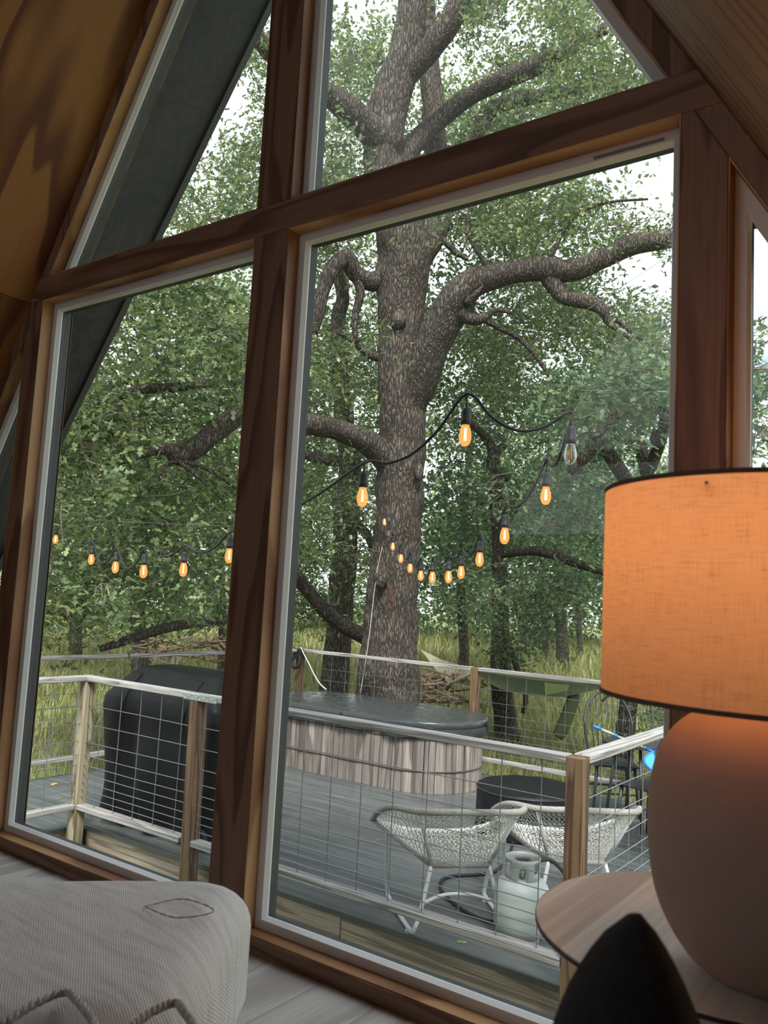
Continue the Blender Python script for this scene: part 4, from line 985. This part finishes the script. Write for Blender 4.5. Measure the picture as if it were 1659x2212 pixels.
t4 = tree('leaning_tree', 'short leaning trunk behind the black hoop back chair', G2, [(1345,1660,48,10),(1350,1590,42,10),(1358,1520,40,10),(1364,1450,38,10),(1372,1350,34,10),(1390,1200,30,10),(1400,1050,28,10),(1380,950,26,10)], 'bark_dark',
    [[(1362,1510,10,10),(1330,1495,8,10),(1300,1515,5,10)], [(1390,1100,26,10),(1300,960,34,9),(1270,980,30,9),(1230,1020,20,9)], [(1390,1050,26,10),(1440,900,30,8.6),(1400,870,26,8.4),(1330,900,22,8.2),(1280,950,16,8.2)], [(1420,930,20,8.8),(1400,960,16,8.8),(1350,950,10,8.8)]])
bgs = []
for i, (x, w, d, lab) in enumerate(((1000,22,22,'distant trunk just right of the massive oak'), (1212,28,26,'pale distant trunk above the green hammock, left of the lamp shade'), (1250,12,34,'thin distant trunk between the pale trunk and the lamp shade'), (1175,14,30,'thin distant trunk left of the pale distant trunk'), (300,34,16,'grey trunk half hidden by oak leaves in the left window'), (480,22,19,'thin trunk beside the dark mullion in the left window'), (1130,10,36,'faint far trunk behind the slim vine covered tree'), (160,26,20,'grey trunk at the left edge of the left window'))):
    hy = 1149+.055*(x+1673); b = hy+(.997+1.0)/d*FPX*1.02
    bgs.append(tree('woodland_tree', lab, G2, [(x, b+10, w*1.25, d),(x+3, b-60*10/d*2, w, d),(x-4, b-200, w*.9, d),(x+6, b-380, w*.75, d),(x+20, b-560, w*.6, d)], 'bark', [[(x, b-240, w*.5, d),(x+50, b-320, w*.4, d),(x+90, b-400, w*.3, d)]]))

# ------------------------------------------------------------------ foliage
LVn = np.array(LV); LFn = np.array(LF)
QV = np.array([(0,0,0),(.5,.26,.06),(1,0,0),(.5,-.26,.06)]); QF = np.array([(0,1,2),(0,2,3)])
def np_mesh(name, V, F, m, parent, smooth=False):
    me = bpy.data.meshes.new(name); n = len(V); f = len(F); k = F.shape[1]
    me.vertices.add(n); me.vertices.foreach_set('co', (V-np.array(parent['_o'])).astype(np.float32).ravel() if parent is not None else V.astype(np.float32).ravel())
    me.loops.add(f*k); me.loops.foreach_set('vertex_index', F.astype(np.int32).ravel())
    me.polygons.add(f); me.polygons.foreach_set('loop_start', np.arange(0, f*k, k, dtype=np.int32)); me.polygons.foreach_set('loop_total', np.full(f, k, np.int32))
    me.update(calc_edges=True); me.validate()
    o = bpy.data.objects.new(name, me); C.objects.link(o); me.materials.append(m)
    if parent is not None: o.parent = parent; o['_o'] = parent['_o']
    return o
def rotmats(n, flat=.55):
    yaw = RNG.uniform(0, 2*np.pi, n); pit = RNG.normal(.25, flat, n); rol = RNG.normal(0, flat, n)
    cy, sy, cp_, sp_, cr_, sr_ = np.cos(yaw), np.sin(yaw), np.cos(pit), np.sin(pit), np.cos(rol), np.sin(rol)
    Rm = np.zeros((n,3,3)); Rm[:,0,0] = cy*cp_; Rm[:,0,1] = cy*sp_*sr_-sy*cr_; Rm[:,0,2] = cy*sp_*cr_+sy*sr_
    Rm[:,1,0] = sy*cp_; Rm[:,1,1] = sy*sp_*sr_+cy*cr_; Rm[:,1,2] = sy*sp_*cr_-cy*sr_
    Rm[:,2,0] = -sp_; Rm[:,2,1] = cp_*sr_; Rm[:,2,2] = cp_*cr_
    return Rm
HOLES = [(455,285,48,42),(500,205,30,30),(1000,130,40,60),(1130,70,50,40),(770,40,60,40),(1400,400,70,60),(1330,370,60,30),(1350,620,50,28),(1180,790,46,24),(975,800,24,40),(1250,770,30,18),(1250,330,120,26),(960,985,22,20),(1632,560,40,130),(1440,600,25,40),(740,645,26,22),(690,660,14,14),(220,720,24,14),(1090,690,40,16),(980,560,22,18),(720,1010,10,10),(880,60,16,60),(1180,950,14,14)]
# where big limbs stand clear of the leaves: px ellipse and the depth in front of which no spray hangs
CLEAR = [(450,938,105,42,9.4),(350,838,70,18,9.0),(350,1368,130,20,9.6),(350,1015,50,45,8.6),(1010,210,60,38,11.6),(1120,165,90,32,11.4),(920,80,110,85,11.2),(855,240,65,120,11.2),(770,250,70,36,11),(1100,598,110,40,10.8),(1300,560,130,32,10.4),(985,690,60,80,10.8),(866,900,58,520,11),(740,575,60,45,11),(1250,650,70,28,10.4),(1300,950,90,40,9.2)]
def clumps(regions, far=False):
    out = []
    for cx, cy, rx, ry, d0, d1, n, cr_, lp_, ls in regions:
        k = 0; guard = 0
        while k < n and guard < n*8:
            guard += 1
            a = RNG.uniform(0, 2*math.pi); r = math.sqrt(RNG.uniform()); x = cx+rx*r*math.cos(a); y = cy+ry*r*math.sin(a)
            d = RNG.uniform(d0, d1); cpx = cr_*FPX/d*(.2 if far else .5)
            if any(((x-hx)/(hrx+cpx))**2+((y-hy)/(hry+cpx))**2 < 1 for hx, hy, hrx, hry in HOLES): continue
            if any(d < hd and ((x-hx)/(hrx+cpx*.7))**2+((y-hy)/(hry+cpx*.7))**2 < 1 for hx, hy, hrx, hry, hd in CLEAR): continue
            out.append((PD(x, y, d), cr_*RNG.uniform(.7,1.25), int(lp_*RNG.uniform(.7,1.3)), ls)); k += 1
    return out
def foliage(parent, cl, m, near=True, singles=0, name='foliage', twigs=True):
    cs = []; ss = []; tw = MB()
    for p, r, n, ls in cl:
        nt_ = max(2, n//14)                     # sprays of leaves around twig ends
        tips = RNG.normal(0, .55, (nt_, 3))*np.array([1,1,.7])*r
        for tp in tips:
            m_ = max(3, n//nt_); q = np.array(p)+tp+RNG.normal(0, .085 if near else .2, (m_, 3)); cs.append(q); ss.append(np.full(m_, ls)*RNG.uniform(.65,1.2,m_))
        if twigs and near:
            for tp in tips[:3]:
                a = Vector(p); b = a+Vector(tp)
                md = a.lerp(b,.5)+Vector((random.uniform(-.06,.06), random.uniform(-.06,.06), random.uniform(-.02,.08)))
                tw.tube([a, md, b], [.007,.005,.0025], 4, cap=False)
    cs = np.concatenate(cs); ss = np.concatenate(ss); n = len(cs)
    Rm = rotmats(n)
    TV, TF = (LVn, LFn) if near else (QV, QF)
    keep = np.ones(n, bool)
    if singles:
        rel = cs-np.array(CAM); d = rel@np.array(_f); x = 829.5+FPX*(rel@np.array(_R))/d; y = 1106-FPX*(rel@np.array(_U))/d
        vis = ((x > 130) & (x < 520) & (y > 640) & (y < 1390)) | ((x > 690) & (x < 1440) & (y > 560) & (y < 1300))
        idx = np.argsort(np.where(vis, d/ss, 1e9))[:singles]; keep[idx] = False
        lm = bpy.data.meshes.new('leaf'); lm.from_pydata([tuple(v) for v in TV], [], [tuple(f) for f in TF]); lm.update(); lm.materials.append(m)
        o0 = np.array(parent['_o'])
        for i in idx:
            o = bpy.data.objects.new('leaf', lm); C.objects.link(o); o.parent = parent
            Mx = Matrix([list(Rm[i][k]*ss[i])+[cs[i][k]-o0[k]] for k in range(3)]+[[0,0,0,1]]); o.matrix_local = Mx
    cs, ss, Rm = cs[keep], ss[keep], Rm[keep]; n = len(cs)
    V = np.einsum('nij,kj->nki', Rm, TV)*ss[:,None,None]+cs[:,None,:]
    F = (TF[None]+np.arange(n)[:,None,None]*len(TV)).reshape(-1, 3)
    o = np_mesh(name, V.reshape(-1,3), F, m, parent); o['kind'] = 'stuff'
    if tw.v: q = tw.build('twigs', M['twig'], parent); q['kind'] = 'stuff'
    return n
# centre px, radii px, depth range, clumps, clump radius, leaves per clump, leaf length
OAK = [(340,760,230,170,7.2,9.5,75,.42,95,.10),(300,980,260,150,7.5,10,60,.42,90,.10),(290,1240,250,150,7.8,11,75,.42,90,.10),(150,1130,110,270,7.0,9,34,.40,90,.10),
       (470,430,150,100,8.5,12,42,.45,90,.085),(545,230,55,190,9,13,26,.45,90,.085),(735,790,100,130,9,13,34,.45,85,.085),(720,1070,110,170,10,13,30,.45,85,.085),
       (1150,490,240,90,9,12.5,52,.45,80,.085),(1390,470,80,60,8,11,12,.4,70,.08),(1260,720,200,80,10,14,50,.45,80,.085),(760,150,80,150,9,13,36,.45,80,.085),
       (1080,80,170,90,9,13,52,.45,85,.085),(1260,200,170,90,9,13,48,.45,85,.085),(1150,10,200,60,10,14,26,.45,85,.085),(730,350,50,60,9,12,10,.4,80,.085),(640,400,120,160,10,14,26,.45,80,.085),(1430,720,70,120,9,13,16,.45,80,.085),(1000,520,70,60,10.8,13,14,.45,85,.085),(1060,770,110,80,11.5,14.5,26,.5,85,.085),(1150,640,120,50,11,14,16,.45,85,.085),(960,330,90,120,11.5,14,20,.45,85,.085),(1000,900,90,70,12,15,14,.5,85,.085),(1120,300,130,60,11,14,22,.45,85,.085),(1380,110,100,70,9,12,10,.45,80,.085),(720,480,60,100,11,14,18,.45,85,.085)]
n1 = foliage(oak, clumps(OAK), M['leaf'], True, singles=300)
VINE = [(1310,860,140,90,7,10,44,.40,95,.10),(1260,1060,180,110,9,13,44,.42,90,.09),(1120,1290,120,90,10.5,12.5,34,.40,90,.09),(1110,1440,50,40,12,12.4,5,.25,60,.09),(1640,840,70,150,6,9,20,.38,80,.09),(1655,620,30,90,6,9,4,.3,60,.08),(1400,1200,110,120,9.5,13,20,.42,80,.09)]
n2 = foliage(t4, clumps(VINE[:2]+VINE[4:]), M['leaf_dark'], True)
n3 = foliage(t3, clumps(VINE[2:4]+[(1050,1020,110,130,12,15,26,.5,90,.09)]), M['leaf_dark'], True)
n4 = foliage(t2, clumps([(720,1230,120,160,12,15,34,.5,90,.09),(740,900,110,120,12.5,15,20,.5,90,.09),(730,620,90,60,12.5,15,10,.45,80,.09),(600,1320,120,70,11,13,14,.4,80,.09)]), M['leaf'], True)
FAR = [[(1000,1180,90,150,20,26,34)], [(1212,1130,120,170,22,30,44)], [(1290,1000,150,170,26,36,40)], [(1150,850,200,170,24,34,40)], [(300,1100,260,230,14,20,70)], [(500,900,200,300,16,24,60)], [(1130,1230,150,90,28,38,40)], [(120,1000,170,330,16,24,60)]]
nf = 0
for t_, rg_ in zip(bgs, FAR): nf += foliage(t_, clumps([(a,b,c,d,e,f,g,1.0,150,.17) for a,b,c,d,e,f,g in rg_], True), M['leaf_far'], False)
nf += foliage(t3, clumps([(1140,760,280,220,14,19,110,.75,130,.13),(1250,1120,200,150,14,18,50,.75,130,.13),(980,1120,80,180,14,18,26,.7,130,.13)], True), M['leaf_dark'], False, name='crown')
nf += foliage(t2, clumps([(730,820,120,260,15,19,46,.75,130,.13),(900,330,250,300,15,19,70,.75,130,.13),(1180,300,260,230,14,18,60,.75,130,.13),(560,700,200,300,13,18,60,.75,130,.13)], True), M['leaf_far'], False, name='crown')
# woodland edge far behind everything
wl = thing('woodland', 'dense green woodland closing the far side of the meadow', 'woodland', tuple(PD(830,1380,48)), kind='stuff')
nf += foliage(wl, clumps([(830,1320,1300,45,40,54,150,1.6,150,.34),(830,1180,1250,150,36,52,230,2.2,170,.36),(500,900,700,260,34,48,110,2.2,170,.36),(1300,950,400,230,36,50,50,2.0,150,.36)]), M['leaf_far'], False)
for o in list(wl.children): o['kind'] = 'stuff'
# shrub at the right behind the chairs
sb = thing('shrub', 'dark green shrub beside the leaning trunk behind the side railing', 'shrub', tuple(PZ(1410,1640,-1.1)))
foliage(sb, clumps([(1410,1540,45,60,9.2,10.2,16,.22,110,.045)]), M['leaf_dark'], True)
MB().tube([PZ(1410,1660,-1.15), PD(1410,1560,9.6), PD(1400,1490,9.6)], [.02,.014,.006], 6).build('stem', M['twig'], sb)

# ------------------------------------------------------------------ grass
def grass(n, dmin, dmax, size, name, label):
    th = RNG.uniform(-.62, .56, n); d = dmin*(dmax/dmin)**RNG.uniform(0, 1, n)
    base = math.atan2(_f.y, _f.x); ang = base - th
    x = CAM.x+d*np.cos(ang); y = CAM.y+d*np.sin(ang)
    ok = ~((x > X0-.05) & (x < X1+.05) & (y < Y1+.05)) & (y > 1.0) & ~((x > -5.5) & (y < 2.3))
    pn = np.array([mnoise.noise(Vector((a*.45, b*.45, 4))) for a, b in zip(x, y)]); ok &= RNG.uniform(-.9,.5,n) < pn+.25
    x, y, d = x[ok], y[ok], d[ok]; n = len(x); z = np.array([ground_z(a, b) for a, b in zip(x, y)])-.01
    B = 4; V = np.zeros((n, B, 5, 3))
    h = size*(.6+.8*RNG.uniform(0,1,(n,B)))*np.clip(d/11, 1, 2.2)[:,None]; w = .005*np.clip(d/9, .8, 6)[:,None]*np.ones((1,B))
    a = RNG.uniform(0, 2*np.pi, (n,B)); lx, ly = np.cos(a), np.sin(a); bx_ = x[:,None]+RNG.normal(0,.05,(n,B)); by_ = y[:,None]+RNG.normal(0,.05,(n,B))
    le = RNG.uniform(.15,.75,(n,B))*h
    for k, (t_, ww) in enumerate(((0,-1),(0,1),(.55,-.75),(.55,.75),(1,0))):
        V[:,:,k,0] = bx_+lx*le*t_*t_-ly*w*ww; V[:,:,k,1] = by_+ly*le*t_*t_+lx*w*ww; V[:,:,k,2] = z[:,None]+h*t_*(1-.25*t_)
    F = np.array([(0,1,3),(0,3,2),(2,3,4)])[None]+np.arange(n*B)[:,None,None]*5
    o = np_mesh(name, V.reshape(-1,3), F.reshape(-1,3), M['grass'], None); tag(o, label, 'grass', kind='stuff'); return n
ng = grass(16000, 7.0, 17, .24, 'grass', 'long yellow green grass just beyond the deck railings')
ng += grass(14000, 15, 46, .26, 'grass', 'pale meadow grass stretching back to the woodland')

# ------------------------------------------------------------------ brush piles and hammock
def brush(name, label, cx, cy, rx, ry, d, n):
    mb = MB()
    for k in range(n):
        a = PD(cx+random.uniform(-rx,rx), cy+random.uniform(-ry,ry), d+random.uniform(-.5,.5)); a.z = max(a.z, -1.1)
        v = Vector((random.uniform(-1,1), random.uniform(-1,1), random.uniform(-.25,.25)))*random.uniform(.25,.7)
        m_ = a+v*.5+Vector((0,0,random.uniform(-.06,.08))); r = random.uniform(.008,.028)
        mb.tube([a-v*.5, m_, a+v], [r, r*.8, r*.3], 5)
    o = mb.build(name, M['dead'], smooth=True); return tag(o, label, 'branches', kind='stuff')
brush('brush_pile', 'pile of dead branches right of the massive oak base', 945, 1490, 70, 38, 12.2, 60)
brush('brush_pile', 'low brown brush heap behind the left outer railing', 440, 1400, 120, 24, 13.5, 90)
hm = thing('hammock', 'green fabric hammock with rope end hung between the trees', 'hammock', tuple(PD(1150,1500,11.5)))
DH = 11.5
def sheet(top, bot, n=24, th=.01):
    A = crv([PD(x, y, d) for x, y, d in top], 6); B = crv([PD(x, y, d) for x, y, d in bot], 6); m_ = len(A); v = []
    for j in range(5):
        for a, b in zip(A, B): v.append(a.lerp(b, j/4)+Vector((0,0,-.02*math.sin(j/4*math.pi))))
    return MB().add(v, [(j*m_+i, j*m_+i+1, (j+1)*m_+i+1, (j+1)*m_+i) for j in range(4) for i in range(m_-1)])
b_ = sheet([(1020,1448,11.9),(1080,1458,11.7),(1150,1468,11.5),(1220,1474,11.2),(1330,1478,10.8)], [(1025,1452,11.4),(1080,1488,11.2),(1150,1502,11.0),(1220,1504,10.8),(1320,1482,10.7)]).build('bed', M['hammock_dark'], hm, smooth=True)
s_ = sheet([(1030,1446,12.1),(1080,1454,12),(1150,1462,11.9),(1220,1466,11.6),(1330,1474,11)], [(1030,1456,11.85),(1080,1463,11.7),(1150,1473,11.5),(1220,1479,11.2),(1330,1482,10.8)]).build('hem', M['hammock_green'], hm, smooth=True)
MB().add([PD(x, y, 10.98) for x, y in ((1176,1474),(1230,1480),(1224,1506),(1178,1502))]+[PD(x, y, 11.0) for x, y in ((1176,1474),(1230,1480),(1224,1506),(1178,1502))], [(0,1,2,3),(7,6,5,4),(0,4,5,1),(1,5,6,2),(2,6,7,3),(3,7,4,0)]).build('pocket', M['hammock_green'], hm)
MB().tube(crv([PD(x, y, 10.9) for x, y in ((1242,1496),(1236,1516),(1226,1545),(1214,1575),(1204,1592))], 4), [.06,.075,.08,.085,.085,.088,.09,.09,.09,.09,.09,.09,.09,.088,.085,.08,.07][:17], 12).build('hanging_bag', M['hammock_dark'], hm, smooth=True)
MB().tube([PD(1000,1440,12.4), PD(972,1476,11.9)], .016, 8).build('spreader_bar', M['dead'], hm, smooth=True)
e0 = PD(910, 1404, 13.2)
for k in range(14):
    q = PD(1000,1440,12.4).lerp(PD(972,1476,11.9), k/13); MB().tube([e0, e0.lerp(q,.5)-Vector((0,0,.03)), q], .005, 4).build('rope', M['rope'], hm)
for k in range(10):
    q = PD(1000,1440,12.4).lerp(PD(972,1476,11.9), k/9); q2 = PD(1022,1449,12.0).lerp(PD(1024,1453,11.4), k/9); MB().tube([q, q2], .005, 4).build('rope', M['rope'], hm)

for o in bpy.data.objects:
    if '_o' in o: del o['_o']
print('leaves', n1, n2, n3, n4, 'far', nf, 'grass', ng, 'tris', sum(len(m_.polygons) for m_ in bpy.data.meshes))
